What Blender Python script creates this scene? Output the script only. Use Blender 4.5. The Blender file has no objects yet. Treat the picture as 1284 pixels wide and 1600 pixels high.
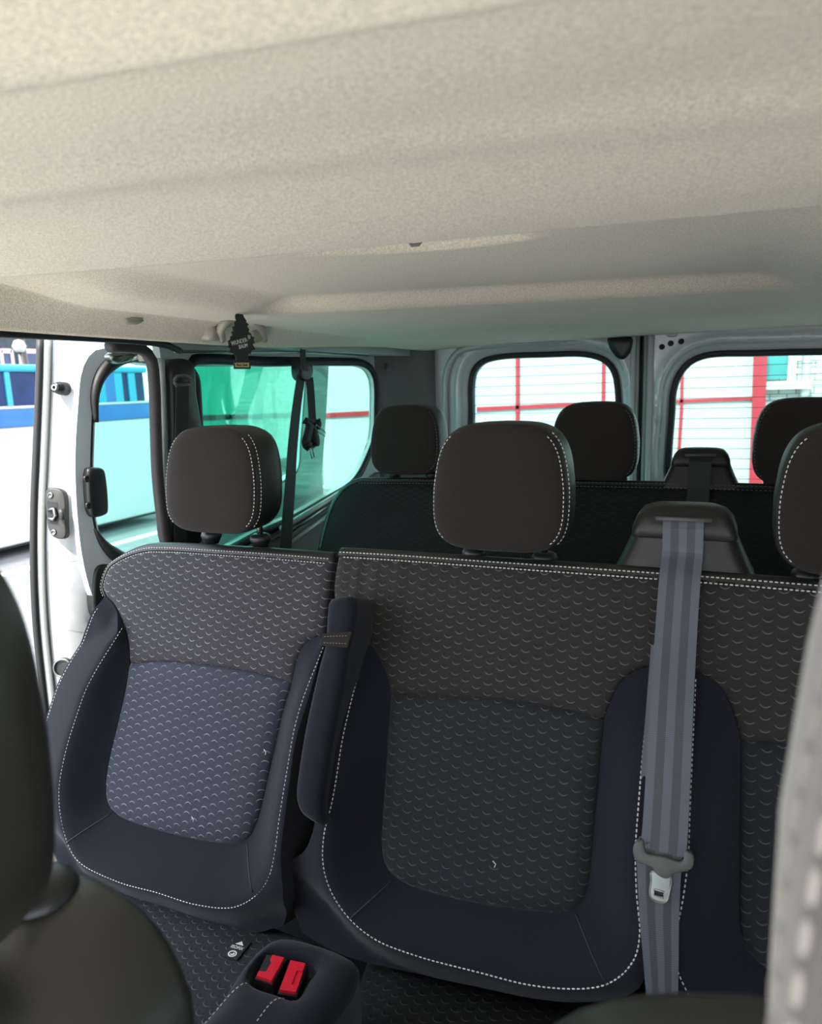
import bpy, bmesh, math, random
import numpy as np
from mathutils import Vector, Matrix
from mathutils.geometry import delaunay_2d_cdt
random.seed(7)
SC = bpy.context.scene
COL = SC.collection
ZC = 1.25                      # eye height above the van floor

# ---------------------------------------------------------------- camera calibration (two vanishing points of the cabin)
CX, CY, FPX = 642.0, 800.0, 1075.0
def _basis():
    r = np.array([1125 - CX, -(590 - CY), FPX]); r /= np.linalg.norm(r)
    l = np.array([-1800 - CX, -(690 - CY), FPX]); l -= r * np.dot(l, r); l /= np.linalg.norm(l)
    X, Y = -l, r
    Z = np.cross(X, Y)
    if Z[1] < 0: Z = -Z
    return np.array([X, Y, Z])
BAS = _basis()
EYE = np.array([0, 0, ZC])
def ray(p): return BAS @ np.array([p[0] - CX, -(p[1] - CY), FPX])
def onY(p, Y): d = ray(p); return EYE + d * (Y / d[1])
def onX(p, X): d = ray(p); return EYE + d * (X / d[0])
def onZ(p, z): d = ray(p); return EYE + d * ((z - ZC) / d[2])

cam = bpy.data.cameras.new('camera'); co = bpy.data.objects.new('camera', cam); COL.objects.link(co)
cam.sensor_fit = 'VERTICAL'; cam.sensor_height = 36.0; cam.lens = FPX / 1600 * 36.0
cam.clip_start = 0.01; cam.clip_end = 300
R = Matrix(((BAS[0][0], BAS[0][1], -BAS[0][2]), (BAS[1][0], BAS[1][1], -BAS[1][2]), (BAS[2][0], BAS[2][1], -BAS[2][2])))
co.matrix_world = Matrix.Translation(EYE) @ R.to_4x4()
cam.dof.use_dof = True; cam.dof.focus_distance = 1.15; cam.dof.aperture_fstop = 6.5
SC.camera = co

# ---------------------------------------------------------------- materials
MATS = {}
def nt(name):
    m = bpy.data.materials.new(name); m.use_nodes = True
    t = m.node_tree; b = t.nodes['Principled BSDF']
    MATS[name] = m
    return m, t, b
def N(t, kind, **kw):
    n = t.nodes.new(kind)
    for k, v in kw.items():
        if k.startswith('i_'): n.inputs[k[2:].replace('_', ' ')].default_value = v
        else: setattr(n, k, v)
    return n
def mth(t, op, a, b=None, c=None):
    n = t.nodes.new('ShaderNodeMath'); n.operation = op
    for i, v in enumerate((a, b, c)):
        if v is None: continue
        if isinstance(v, (int, float)): n.inputs[i].default_value = v
        else: t.links.new(v, n.inputs[i])
    return n.outputs[0]
def noise_mat(name, col, rough=.6, metal=0, scale=60, amt=.25, bump=.1, bscale=None, dist=.002, coat=0, spec=.5, sheen=0):
    """plain colour broken up by a fine noise, plus a noise bump"""
    m, t, b = nt(name)
    tc = N(t, 'ShaderNodeTexCoord')
    no = N(t, 'ShaderNodeTexNoise'); no.inputs['Scale'].default_value = scale; no.inputs['Detail'].default_value = 4
    t.links.new(tc.outputs['Object'], no.inputs['Vector'])
    mx = N(t, 'ShaderNodeMix', data_type='RGBA')
    c = Vector(col)
    mx.inputs['A'].default_value = (*(c * (1 - amt)), 1); mx.inputs['B'].default_value = (*(c * (1 + amt)), 1)
    t.links.new(no.outputs['Fac'], mx.inputs['Factor']); t.links.new(mx.outputs['Result'], b.inputs['Base Color'])
    b.inputs['Roughness'].default_value = rough; b.inputs['Metallic'].default_value = metal
    b.inputs['Coat Weight'].default_value = coat; b.inputs['Specular IOR Level'].default_value = spec
    b.inputs['Sheen Weight'].default_value = sheen; b.inputs['Sheen Roughness'].default_value = .5
    if bump:
        n2 = N(t, 'ShaderNodeTexNoise'); n2.inputs['Scale'].default_value = bscale or scale * 3; n2.inputs['Detail'].default_value = 3
        t.links.new(tc.outputs['Object'], n2.inputs['Vector'])
        bp = N(t, 'ShaderNodeBump'); bp.inputs['Strength'].default_value = bump; bp.inputs['Distance'].default_value = dist
        t.links.new(n2.outputs['Fac'], bp.inputs['Height']); t.links.new(bp.outputs['Normal'], b.inputs['Normal'])
    return m

def scallop_mat(name, base, thread, sign=1, sheen=.1):
    """woven cover with rows of small raised crescents; UV is in metres on the cushion"""
    m, t, b = nt(name)
    uv = N(t, 'ShaderNodeTexCoord'); sp = N(t, 'ShaderNodeSeparateXYZ'); t.links.new(uv.outputs['UV'], sp.inputs[0])
    PX, PY = .0338, .0150
    def lattice(ou, ov):
        fu = mth(t, 'SUBTRACT', mth(t, 'FRACT', mth(t, 'ADD', mth(t, 'DIVIDE', sp.outputs[0], PX), ou)), .5)
        fv = mth(t, 'SUBTRACT', mth(t, 'FRACT', mth(t, 'ADD', mth(t, 'DIVIDE', sp.outputs[1], PY), ov)), .5)
        x = mth(t, 'MULTIPLY', fu, PX); y = mth(t, 'MULTIPLY', fv, PY)
        y2 = mth(t, 'SUBTRACT', y, mth(t, 'MULTIPLY', mth(t, 'MULTIPLY', mth(t, 'MULTIPLY', x, x), 76.0), sign))
        y2 = mth(t, 'ADD', y2, .002 * sign)
        w = mth(t, 'SMOOTH_MIN', 1, 1, 0)
        wid = N(t, 'ShaderNodeMapRange', interpolation_type='SMOOTHSTEP'); t.links.new(mth(t, 'ABSOLUTE', x), wid.inputs[0])
        wid.inputs[1].default_value = .0042; wid.inputs[2].default_value = .0074; wid.inputs[3].default_value = 1; wid.inputs[4].default_value = 0
        ln = N(t, 'ShaderNodeMapRange', interpolation_type='SMOOTHSTEP'); t.links.new(mth(t, 'ABSOLUTE', y2), ln.inputs[0])
        ln.inputs[1].default_value = .0001; ln.inputs[2].default_value = .0012; ln.inputs[3].default_value = 1; ln.inputs[4].default_value = 0
        arc = mth(t, 'MULTIPLY', wid.outputs[0], ln.outputs[0])
        # the scale body above the crescent bulges slightly
        up = N(t, 'ShaderNodeMapRange', interpolation_type='SMOOTHSTEP'); t.links.new(mth(t, 'MULTIPLY', y2, sign), up.inputs[0])
        up.inputs[1].default_value = -.0005; up.inputs[2].default_value = .0007; up.inputs[3].default_value = 0; up.inputs[4].default_value = 1
        fade = N(t, 'ShaderNodeMapRange', interpolation_type='SMOOTHSTEP'); t.links.new(mth(t, 'MULTIPLY', y2, sign), fade.inputs[0])
        fade.inputs[1].default_value = .001; fade.inputs[2].default_value = .0075; fade.inputs[3].default_value = 1; fade.inputs[4].default_value = 0
        body = mth(t, 'MULTIPLY', mth(t, 'MULTIPLY', up.outputs[0], fade.outputs[0]), wid.outputs[0])
        return arc, body
    a1, b1 = lattice(0, 0); a2, b2 = lattice(.5, .5)
    arc = mth(t, 'MAXIMUM', a1, a2); body = mth(t, 'MAXIMUM', b1, b2)
    no = N(t, 'ShaderNodeTexNoise'); no.inputs['Scale'].default_value = 900; t.links.new(uv.outputs['UV'], no.inputs['Vector'])
    n3 = N(t, 'ShaderNodeTexNoise'); n3.inputs['Scale'].default_value = 14; n3.inputs['Detail'].default_value = 3; t.links.new(uv.outputs['UV'], n3.inputs['Vector'])
    c = Vector(base)
    mx0 = N(t, 'ShaderNodeMix', data_type='RGBA'); mx0.inputs['A'].default_value = (*(c * .6), 1); mx0.inputs['B'].default_value = (*(c * 1.45), 1)
    t.links.new(mth(t, 'MULTIPLY_ADD', no.outputs['Fac'], .7, mth(t, 'MULTIPLY', n3.outputs['Fac'], .3)), mx0.inputs['Factor'])
    mx = N(t, 'ShaderNodeMix', data_type='RGBA'); mx.inputs['B'].default_value = (*thread, 1)
    t.links.new(mx0.outputs['Result'], mx.inputs['A'])
    # threads catch the weave unevenly
    t.links.new(mth(t, 'MULTIPLY', arc, mth(t, 'MULTIPLY_ADD', n3.outputs['Fac'], .9, .35)), mx.inputs['Factor'])
    t.links.new(mx.outputs['Result'], b.inputs['Base Color'])
    b.inputs['Roughness'].default_value = .75; b.inputs['Sheen Weight'].default_value = sheen; b.inputs['Specular IOR Level'].default_value = .25
    hgt = mth(t, 'ADD', mth(t, 'MULTIPLY', body, 1.0), mth(t, 'MULTIPLY', no.outputs['Fac'], .18))
    bp = N(t, 'ShaderNodeBump'); bp.inputs['Strength'].default_value = .55; bp.inputs['Distance'].default_value = .0013
    t.links.new(hgt, bp.inputs['Height']); t.links.new(bp.outputs['Normal'], b.inputs['Normal'])
    return m

def glass_mat(name, tint, gl=.07):
    m = bpy.data.materials.new(name); m.use_nodes = True; t = m.node_tree; t.nodes.clear(); MATS[name] = m
    o = N(t, 'ShaderNodeOutputMaterial'); tr = N(t, 'ShaderNodeBsdfTransparent'); tr.inputs[0].default_value = (*tint, 1)
    g = N(t, 'ShaderNodeBsdfGlossy'); g.inputs['Roughness'].default_value = .02
    fr = N(t, 'ShaderNodeFresnel'); fr.inputs[0].default_value = 1.33
    mx = N(t, 'ShaderNodeMixShader'); t.links.new(mth(t, 'MULTIPLY', fr.outputs[0], gl / .07 * .13), mx.inputs[0])
    t.links.new(tr.outputs[0], mx.inputs[1]); t.links.new(g.outputs[0], mx.inputs[2]); t.links.new(mx.outputs[0], o.inputs[0])
    return m

# ---------------------------------------------------------------- objects
ROOTLOC = {}
def link(name, me, mat=None, parent=None, smooth=True):
    """mesh given in world coordinates -> object, offset so that it stays put under its parent Empty"""
    if not isinstance(me, bpy.types.Mesh):
        bm = me; me = bpy.data.meshes.new(name); bm.to_mesh(me); bm.free()
    o = bpy.data.objects.new(name, me); COL.objects.link(o)
    if mat is not None:
        for m in (mat if isinstance(mat, (list, tuple)) else [mat]): me.materials.append(MATS[m] if isinstance(m, str) else m)
    if smooth and len(me.polygons): me.polygons.foreach_set('use_smooth', [True] * len(me.polygons)); me.update()
    if parent is not None:
        o.parent = parent
        if parent.name in ROOTLOC: o.location = -ROOTLOC[parent.name]
    return o
def thing(name, label, cat, loc=(0, 0, 0), group=None):
    e = bpy.data.objects.new(name, None); COL.objects.link(e); e.location = loc; e.empty_display_size = .05
    ROOTLOC[e.name] = Vector(loc)
    return tag(e, label, cat, group)
def tag(o, label, cat, group=None):
    o['label'] = label; o['category'] = cat
    if group: o['group'] = group
    return o
def struct(o, label, cat):
    o['kind'] = 'structure'; o['label'] = label; o['category'] = cat; return o
def centre(o):
    """move the origin of a one-mesh thing to the middle of its base"""
    me = o.data; vs = [v.co.copy() for v in me.vertices]
    lo = Vector((min(v.x for v in vs), min(v.y for v in vs), min(v.z for v in vs))); hi = Vector((max(v.x for v in vs), max(v.y for v in vs), max(v.z for v in vs)))
    c = Vector(((lo.x + hi.x) / 2, (lo.y + hi.y) / 2, lo.z))
    me.transform(Matrix.Translation(-c)); o.location = c
    return o

# ---------------------------------------------------------------- curves
def crom(pts, step, closed=False):
    """Catmull-Rom through points, resampled at about `step`"""
    P = [np.array(p, float) for p in pts]; n = len(P); out = []
    if n == 2 and not closed: dense = [P[0] + (P[1] - P[0]) * i / 20 for i in range(21)]
    else:
        dense = []
        rng = n if closed else n - 1
        for i in range(rng):
            if closed: p0, p1, p2, p3 = P[i - 1], P[i], P[(i + 1) % n], P[(i + 2) % n]
            else:
                p1, p2 = P[i], P[i + 1]; p0 = P[i - 1] if i else 2 * p1 - p2; p3 = P[i + 2] if i + 2 < n else 2 * p2 - p1
            t0 = 0; a = .5
            t1 = max(np.linalg.norm(p1 - p0) ** a, 1e-9); t2 = t1 + max(np.linalg.norm(p2 - p1) ** a, 1e-9); t3 = t2 + max(np.linalg.norm(p3 - p2) ** a, 1e-9)
            for k in range(12):
                t = t1 + (t2 - t1) * k / 12
                A1 = (t1 - t) / t1 * p0 + t / t1 * p1; A2 = (t2 - t) / (t2 - t1) * p1 + (t - t1) / (t2 - t1) * p2; A3 = (t3 - t) / (t3 - t2) * p2 + (t - t2) / (t3 - t2) * p3
                B1 = (t2 - t) / t2 * A1 + t / t2 * A2; B2 = (t3 - t) / (t3 - t1) * A2 + (t - t1) / (t3 - t1) * A3
                dense.append((t2 - t) / (t2 - t1) * B1 + (t - t1) / (t2 - t1) * B2)
        if not closed: dense.append(P[-1])
    D = np.array(dense)
    if closed: D = np.vstack([D, D[:1]])
    L = np.concatenate([[0], np.cumsum(np.linalg.norm(np.diff(D, axis=0), axis=1))])
    k = max(2, int(round(L[-1] / step)))
    s = np.linspace(0, L[-1], k + 1)
    out = np.stack([np.interp(s, L, D[:, j]) for j in range(D.shape[1])], 1)
    return out[:-1] if closed else out
def dense(poly, step):
    out = []
    for a, b in zip(poly, np.roll(poly, -1, 0)):
        k = max(1, int(round(np.linalg.norm(b - a) / step))); out += [a + (b - a) * i / k for i in range(k)]
    return np.array(out)
def loop_of(*segs):
    """join resampled open segments end to end into a closed loop"""
    out = []
    for s in segs:
        for p in s:
            if not out or np.linalg.norm(out[-1] - p) > 1e-5: out.append(np.array(p))
    if np.linalg.norm(out[0] - out[-1]) < 1e-5: out.pop()
    return np.array(out)
def area2(P): x, y = P[:, 0], P[:, 1]; return np.sum(x * np.roll(y, -1) - np.roll(x, -1) * y) / 2
def inside(P, Q):
    r = np.zeros(len(Q), bool); x, y = Q[:, 0], Q[:, 1]
    for i in range(len(P)):
        x1, y1 = P[i - 1]; x2, y2 = P[i]
        c = ((y1 > y) != (y2 > y))
        if c.any(): r ^= c & (x < (x2 - x1) * (y - y1) / ((y2 - y1) or 1e-12) + x1)
    return r
def dist_line(L, Q, closed=False):
    A = L if closed else L[:-1]; Bp = np.roll(L, -1, 0) if closed else L[1:]
    best = np.full(len(Q), 1e9)
    for a, b in zip(A, Bp):
        d = b - a; q = np.dot(d, d) or 1e-12
        t = np.clip(((Q - a) @ d) / q, 0, 1)
        best = np.minimum(best, np.linalg.norm(Q - (a + t[:, None] * d), axis=1))
    return best
def sstep(x, a, b): t = np.clip((x - a) / (b - a), 0, 1); return t * t * (3 - 2 * t)

def triangulate(outer, hole=None, spacing=.012, rings=(.0015, .004, .008)):
    """2-D mesh of a region with points packed near its edge"""
    if area2(outer) < 0: outer = outer[::-1]
    loops = [outer]
    if hole is not None: loops.append(hole if area2(hole) < 0 else hole[::-1])
    pts = []; edges = []
    for Lp in loops:
        k = len(pts); pts += [tuple(p) for p in Lp]; edges += [(k + i, k + (i + 1) % len(Lp)) for i in range(len(Lp))]
    nb = len(pts)
    allL = np.array(pts)
    def dmin(Q): return np.min([dist_line(l, Q, True) for l in loops], axis=0)
    def isin(Q):
        r = inside(outer, Q)
        if hole is not None: r &= ~inside(hole, Q)
        return r
    extra = []
    for r in rings:
        for Lp in loops:
            tg = np.roll(Lp, -1, 0) - np.roll(Lp, 1, 0); tg /= np.linalg.norm(tg, axis=1)[:, None] + 1e-12
            q = Lp + np.stack([-tg[:, 1], tg[:, 0]], 1) * r
            ok = isin(q) & (dmin(q) > r * .93)
            extra += list(q[ok])
    lo, hi = outer.min(0), outer.max(0)
    gx, gy = np.meshgrid(np.arange(lo[0], hi[0], spacing), np.arange(lo[1], hi[1], spacing * .87)); gx[1::2] += spacing / 2
    g = np.stack([gx.ravel(), gy.ravel()], 1); g += (np.random.RandomState(3).rand(*g.shape) - .5) * spacing * .1
    ok = isin(g); g = g[ok]; g = g[dmin(g) > (rings[-1] if rings else 0) + spacing * .45] if len(g) else g
    allp = [Vector(p) for p in pts] + [Vector(p) for p in extra] + [Vector(p) for p in g]
    v, e, f, ov, oe, of = delaunay_2d_cdt(allp, edges, [], 0, 1e-6)
    V = np.array([(p[0], p[1]) for p in v])
    T = np.array([t for t in f if len(t) == 3])
    T = T[isin(V[T].mean(1))]
    # boundary loops in the output's numbering
    m = {}
    for i, src in enumerate(ov):
        for s in src: m[s] = i
    bl = []; k = 0
    for Lp in loops: bl.append([m[k + i] for i in range(len(Lp))]); k += len(Lp)
    a = (V[T[:, 1]] - V[T[:, 0]]); b = (V[T[:, 2]] - V[T[:, 0]]); neg = (a[:, 0] * b[:, 1] - a[:, 1] * b[:, 0]) < 0
    T[neg] = T[neg][:, ::-1]
    return V, T, bl

def sheet(name, V, T, bl, h, frame, mat, parent, skirt=.05, back=True, uvs=1.0, flip=False, hole_skirt=None):
    """lift a 2-D mesh to heights h in a frame(s, t, h) -> xyz, with side walls (and a back) behind it"""
    vs = [frame(p[0], p[1], q) for p, q in zip(V, h)]
    faces = [tuple(t) for t in T]
    uv = [tuple(p) for p in V]
    for li, lp in enumerate(bl):
        sk = skirt if li == 0 or hole_skirt is None else hole_skirt
        if not sk: continue
        k = len(vs); n = len(lp)
        for i in lp: vs.append(vs[i]); uv.append(uv[i])
        for i in lp: vs.append(frame(V[i][0], V[i][1], h[i] - sk)); uv.append((V[i][0], V[i][1] - .0))
        for i in range(n):
            j = (i + 1) % n
            faces.append((k + j, k + i, k + n + i, k + n + j))
    if back and skirt:
        k = len(vs)
        for p, q in zip(V, h): vs.append(frame(p[0], p[1], q - skirt)); uv.append(tuple(p))
        faces += [(k + t[2], k + t[1], k + t[0]) for t in T]
    me = bpy.data.meshes.new(name); me.from_pydata([tuple(v) for v in vs], [], [tuple(int(i) for i in (f[::-1] if flip else f)) for f in faces])
    u = me.uv_layers.new(name='uv')
    lv = np.zeros(len(me.loops), int); me.loops.foreach_get('vertex_index', lv)
    u.data.foreach_set('uv', (np.array(uv)[lv] * uvs).astype(np.float32).ravel())
    me.update()
    return link(name, me, mat, parent)
def pad(name, outer, hfun, frame, mat, parent, hole=None, spacing=.012, rings=(.0015, .004, .008), skirt=.05, back=True, **kw):
    V, T, bl = triangulate(np.array(outer), hole, spacing, rings)
    return sheet(name, V, T, bl, hfun(V), frame, mat, parent, skirt, back, **kw)
def puff(outer, H, r, base=0.0, hole=None):
    """pillow profile: rounded near the edge, flat inside"""
    outer = np.array(outer)
    def f(Q):
        d = dist_line(outer, Q, True)
        if hole is not None: d = np.minimum(d, dist_line(np.array(hole), Q, True))
        x = np.clip(d / r, 0, 1)
        return base + H * np.sqrt(np.clip(1 - (1 - x) ** 2, 0, 1))
    return f

# ---------------------------------------------------------------- solids
def bm_box(bm, lo, hi, M=None, bev=0):
    r = bmesh.ops.create_cube(bm, size=1)
    lo, hi = Vector(lo), Vector(hi)
    X = Matrix.Translation((lo + hi) / 2) @ Matrix.Diagonal((*(hi - lo), 1))
    if M is not None: X = M @ X
    bmesh.ops.transform(bm, matrix=X, verts=r['verts'])
    if bev:
        es = list({e for v in r['verts'] for e in v.link_edges})
        bmesh.ops.bevel(bm, geom=es, offset=bev, segments=3, affect='EDGES', profile=.5)
def box(name, lo, hi, mat, parent=None, bev=0, M=None, smooth=False):
    bm = bmesh.new(); bm_box(bm, lo, hi, M, bev); return link(name, bm, mat, parent, smooth)
def frames(P):
    P = [Vector(p) for p in P]; T = []
    for i in range(len(P)): T.append((P[min(i + 1, len(P) - 1)] - P[max(i - 1, 0)]).normalized())
    up = Vector((0, 0, 1)) if abs(T[0].z) < .9 else Vector((1, 0, 0))
    n = (up - T[0] * up.dot(T[0])).normalized(); out = []
    for t in T:
        n = (n - t * n.dot(t)); n = n.normalized() if n.length > 1e-6 else t.orthogonal().normalized()
        out.append((t, n, t.cross(n)))
    return P, out
def bm_tube(bm, pts, r, seg=10, caps=True, sx=1.0, sy=1.0):
    P, F = frames(pts); rings = []
    for i, (p, (t, n, b)) in enumerate(zip(P, F)):
        rr = r[i] if hasattr(r, '__len__') else r
        rings.append([bm.verts.new(p + n * math.cos(a) * rr * sx + b * math.sin(a) * rr * sy) for a in [2 * math.pi * k / seg for k in range(seg)]])
    for a, b in zip(rings, rings[1:]):
        for k in range(seg): bm.faces.new((a[k], a[(k + 1) % seg], b[(k + 1) % seg], b[k]))
    if caps: bm.faces.new(rings[0][::-1]); bm.faces.new(rings[-1])
def tube(name, pts, r, mat, parent=None, seg=10, **kw):
    bm = bmesh.new(); bm_tube(bm, pts, r, seg, **kw); return link(name, bm, mat, parent)
def bm_lathe(bm, prof, M, seg=24):
    """profile (r, z) turned about local z"""
    rings = []
    for r, z in prof:
        if r < 1e-6: rings.append([bm.verts.new(M @ Vector((0, 0, z)))])
        else: rings.append([bm.verts.new(M @ Vector((r * math.cos(2 * math.pi * k / seg), r * math.sin(2 * math.pi * k / seg), z))) for k in range(seg)])
    for a, b in zip(rings, rings[1:]):
        for k in range(seg):
            j = (k + 1) % seg
            if len(a) == 1 and len(b) == 1: continue
            if len(a) == 1: bm.faces.new((a[0], b[j], b[k]))
            elif len(b) == 1: bm.faces.new((a[k], a[j], b[0]))
            else: bm.faces.new((a[k], a[j], b[j], b[k]))
def lathe(name, prof, M, mat, parent=None, seg=24):
    bm = bmesh.new(); bm_lathe(bm, prof, M, seg); bmesh.ops.recalc_face_normals(bm, faces=bm.faces); return link(name, bm, mat, parent)
def bm_strip(bm, pts, width, thick, side):
    """flat webbing along pts; side(i) gives the width direction"""
    P, F = frames(pts); rg = []
    for i, (p, (t, n, b)) in enumerate(zip(P, F)):
        w = Vector(side(i) if callable(side) else side); w = (w - t * w.dot(t)).normalized(); m = t.cross(w)
        ww = width[i] if hasattr(width, '__len__') else width
        rg.append([bm.verts.new(p + w * ww / 2 * a + m * thick / 2 * c) for a, c in ((-1, -1), (1, -1), (1, 1), (-1, 1))])
    for a, b in zip(rg, rg[1:]):
        for k in range(4): bm.faces.new((a[k], a[(k + 1) % 4], b[(k + 1) % 4], b[k]))
    bm.faces.new(rg[0][::-1]); bm.faces.new(rg[-1])
def bm_stitch(bm, curve, nrm, length=.0036, gap=.0026, r=.0007):
    """a row of short thread stitches lying on a curve; nrm points off the cloth"""
    C = np.array(curve, float); L = np.concatenate([[0], np.cumsum(np.linalg.norm(np.diff(C, axis=0), axis=1))])
    s = gap
    while s + length < L[-1]:
        a = Vector([np.interp(s, L, C[:, j]) for j in range(3)]); b = Vector([np.interp(s + length, L, C[:, j]) for j in range(3)])
        n = Vector(nrm(s / L[-1]) if callable(nrm) else nrm).normalized(); d = (b - a)
        if d.length > 1e-6:
            d.normalize(); w = d.cross(n).normalized()
            prof = ((0, .45), (.22, 1), (.78, 1), (1, .45)); rings = []
            for f, k in prof:
                p = a.lerp(b, f); rings.append([bm.verts.new(p + w * r * k), bm.verts.new(p + n * r * k), bm.verts.new(p - w * r * k), bm.verts.new(p - n * r * .4)])
            for x, y in zip(rings, rings[1:]):
                for k in range(4): bm.faces.new((x[k], x[(k + 1) % 4], y[(k + 1) % 4], y[k]))
            bm.faces.new(rings[0][::-1]); bm.faces.new(rings[-1])
        s += length + gap
def text_mesh(txt, size, M, mat, name, parent, depth=.0003, align='CENTER'):
    cu = bpy.data.curves.new('txt', 'FONT'); cu.body = txt; cu.size = size; cu.extrude = depth; cu.align_x = align; cu.align_y = 'CENTER'
    ob = bpy.data.objects.new('txt', cu); COL.objects.link(ob)
    bpy.context.view_layer.update()
    me = bpy.data.meshes.new_from_object(ob.evaluated_get(bpy.context.evaluated_depsgraph_get()))
    bpy.data.objects.remove(ob); bpy.data.curves.remove(cu)
    me.materials.clear(); me.transform(M)
    return link(name, me, mat, parent, smooth=False)
def prism(name, poly, frame, h0, h1, mat, parent=None, hole=None, smooth=False, spacing=.5):
    """flat polygon (2-D) between heights h0 < h1 of a frame; no grid inside"""
    V, T, bl = triangulate(np.array(poly, float), None if hole is None else np.array(hole, float), spacing, ())
    o = sheet(name, V, T, bl, np.full(len(V), h1), frame, mat, parent, skirt=h1 - h0, back=True)
    o.data.polygons.foreach_set('use_smooth', [smooth] * len(o.data.polygons))
    return o
def rrect(cx, cy, w, h, r, k=6):
    out = []
    for sx, sy, a0 in ((1, 1, 0), (-1, 1, 90), (-1, -1, 180), (1, -1, 270)):
        for i in range(k + 1):
            a = math.radians(a0 + 90 * i / k); out.append((cx + sx * (w / 2 - r) + r * math.cos(a), cy + sy * (h / 2 - r) + r * math.sin(a)))
    return np.array(out)
def fr_plane(o, ex, ey, en):
    o, ex, ey, en = (np.array(v, float) for v in (o, ex, ey, en))
    return lambda s, t, h: o + ex * s + ey * t + en * h
FX = lambda X: fr_plane((X, 0, ZC), (0, 1, 0), (0, 0, 1), (1, 0, 0))       # (Y, z) on a side wall, h towards +X
FYm = lambda Y: fr_plane((0, Y, ZC), (1, 0, 0), (0, 0, 1), (0, -1, 0))     # (X, z) on the rear wall, h towards the front
FZ = lambda z: fr_plane((0, 0, z), (1, 0, 0), (0, 1, 0), (0, 0, 1))
def pX(pts, X): return np.array([(lambda q: (q[1], q[2] - ZC))(onX(p, X)) for p in pts])
def pY(pts, Y): return np.array([(lambda q: (q[0], q[2] - ZC))(onY(p, Y)) for p in pts])
def pZ(pts, z): return np.array([(lambda q: (q[0], q[1]))(onZ(p, z)) for p in pts])
# ---------------------------------------------------------------- the materials of the place
noise_mat('headliner', (.67, .60, .505), rough=.95, scale=330, amt=.42, bump=.6, bscale=620, dist=.0016, spec=.1, sheen=.15)
scallop_mat('scallop_smile', (.0165, .0147, .0140), (.115, .110, .105), 1)
scallop_mat('scallop_smile_lit', (.027, .0245, .029), (.25, .25, .27), 1)  # smile cloth made lighter and purpler, side door light put into the colour
scallop_mat('scallop_sky_tint', (.0100, .0112, .0145), (.078, .083, .092), 1)  # blue skylight painted into the anthracite cloth
scallop_mat('scallop_dark', (.0055, .0058, .006), (.026, .027, .028), 1, 0)
scallop_mat('scallop_frown', (.026, .029, .046), (.22, .235, .29), -1)  # dark cloth with the skylight's blue mixed into its colour
noise_mat('bolster_cloth', (.0092, .0098, .0158), rough=.9, scale=500, amt=.5, bump=.25, bscale=1200, dist=.0006, spec=.15, sheen=.12)  # the blue here is skylight tinted into dark cloth
noise_mat('headrest_cloth', (.020, .0165, .0145), rough=.9, scale=900, amt=.6, bump=.35, bscale=1600, dist=.0005, spec=.15, sheen=.1)
noise_mat('driver_headrest_cloth', (.075, .067, .060), rough=.75, scale=300, amt=.25, bump=.3, bscale=900, dist=.0005, sheen=.4)
noise_mat('leatherette', (.014, .0142, .0135), rough=.42, scale=40, amt=.2, bump=.22, bscale=900, dist=.0005, spec=.5)
noise_mat('thread', (.62, .61, .58), rough=.7, scale=300, amt=.1, bump=0)
noise_mat('thread_tan', (.30, .275, .25), rough=.8, scale=300, amt=.15, bump=0)
noise_mat('seat_leather', (.018, .0175, .0145), rough=.36, scale=40, amt=.15, bump=.25, bscale=900, dist=.0005, spec=.9)
noise_mat('thread_dark', (.14, .14, .15), rough=.8, scale=300, amt=.1, bump=0)
noise_mat('black_plastic', (.012, .012, .013), rough=.4, scale=80, amt=.2, bump=.1, bscale=900, dist=.0004)
noise_mat('grey_plastic', (.075, .075, .072), rough=.45, scale=80, amt=.15, bump=.12, bscale=900, dist=.0004)
noise_mat('dark_metal', (.20, .20, .20), rough=.35, metal=1, scale=60, amt=.1, bump=0)
noise_mat('steel', (.24, .262, .238), rough=.3, metal=1, scale=60, amt=.1, bump=0)
noise_mat('rubber', (.010, .010, .011), rough=.55, scale=70, amt=.25, bump=.1)
noise_mat('seal_brown', (.030, .024, .026), rough=.6, scale=90, amt=.2, bump=.12)
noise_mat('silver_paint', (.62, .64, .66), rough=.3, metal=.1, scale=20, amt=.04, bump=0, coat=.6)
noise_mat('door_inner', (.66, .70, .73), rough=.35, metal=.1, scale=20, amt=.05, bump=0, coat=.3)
noise_mat('latch_grey', (.032, .031, .030), rough=.5, scale=80, amt=.2, bump=0)
noise_mat('bounce_concrete', (.52, .49, .44), rough=.9, scale=6, amt=.12, bump=.2)  # for the added slab that bounces sun upwards
noise_mat('seam_shade', (.05, .032, .024), rough=.9, scale=200, amt=.2, bump=0)  # colour of the painted shadow along the ceiling seam
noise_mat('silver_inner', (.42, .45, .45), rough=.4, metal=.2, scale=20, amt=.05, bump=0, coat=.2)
noise_mat('trim_plastic', (.125, .135, .13), rough=.7, scale=120, amt=.15, bump=.2, bscale=900, dist=.0005)
noise_mat('handle_plastic', (.33, .31, .26), rough=.5, scale=120, amt=.08, bump=.1, bscale=900, dist=.0003)
noise_mat('floor_mat', (.04, .04, .045), rough=.9, scale=100, amt=.3, bump=.3)
noise_mat('red_button', (.62, .010, .030), rough=.3, scale=60, amt=.08, bump=0)
noise_mat('paper_black', (.008, .008, .009), rough=.6, scale=200, amt=.2, bump=.05)
noise_mat('paper_gold', (.66, .52, .26), rough=.5, scale=200, amt=.05, bump=0)
noise_mat('print_white', (.75, .75, .72), rough=.6, scale=200, amt=.05, bump=0)
noise_mat('webbing_dark', (.011, .012, .014), rough=.62, scale=300, amt=.2, bump=.3, bscale=1400, dist=.0004)
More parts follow.
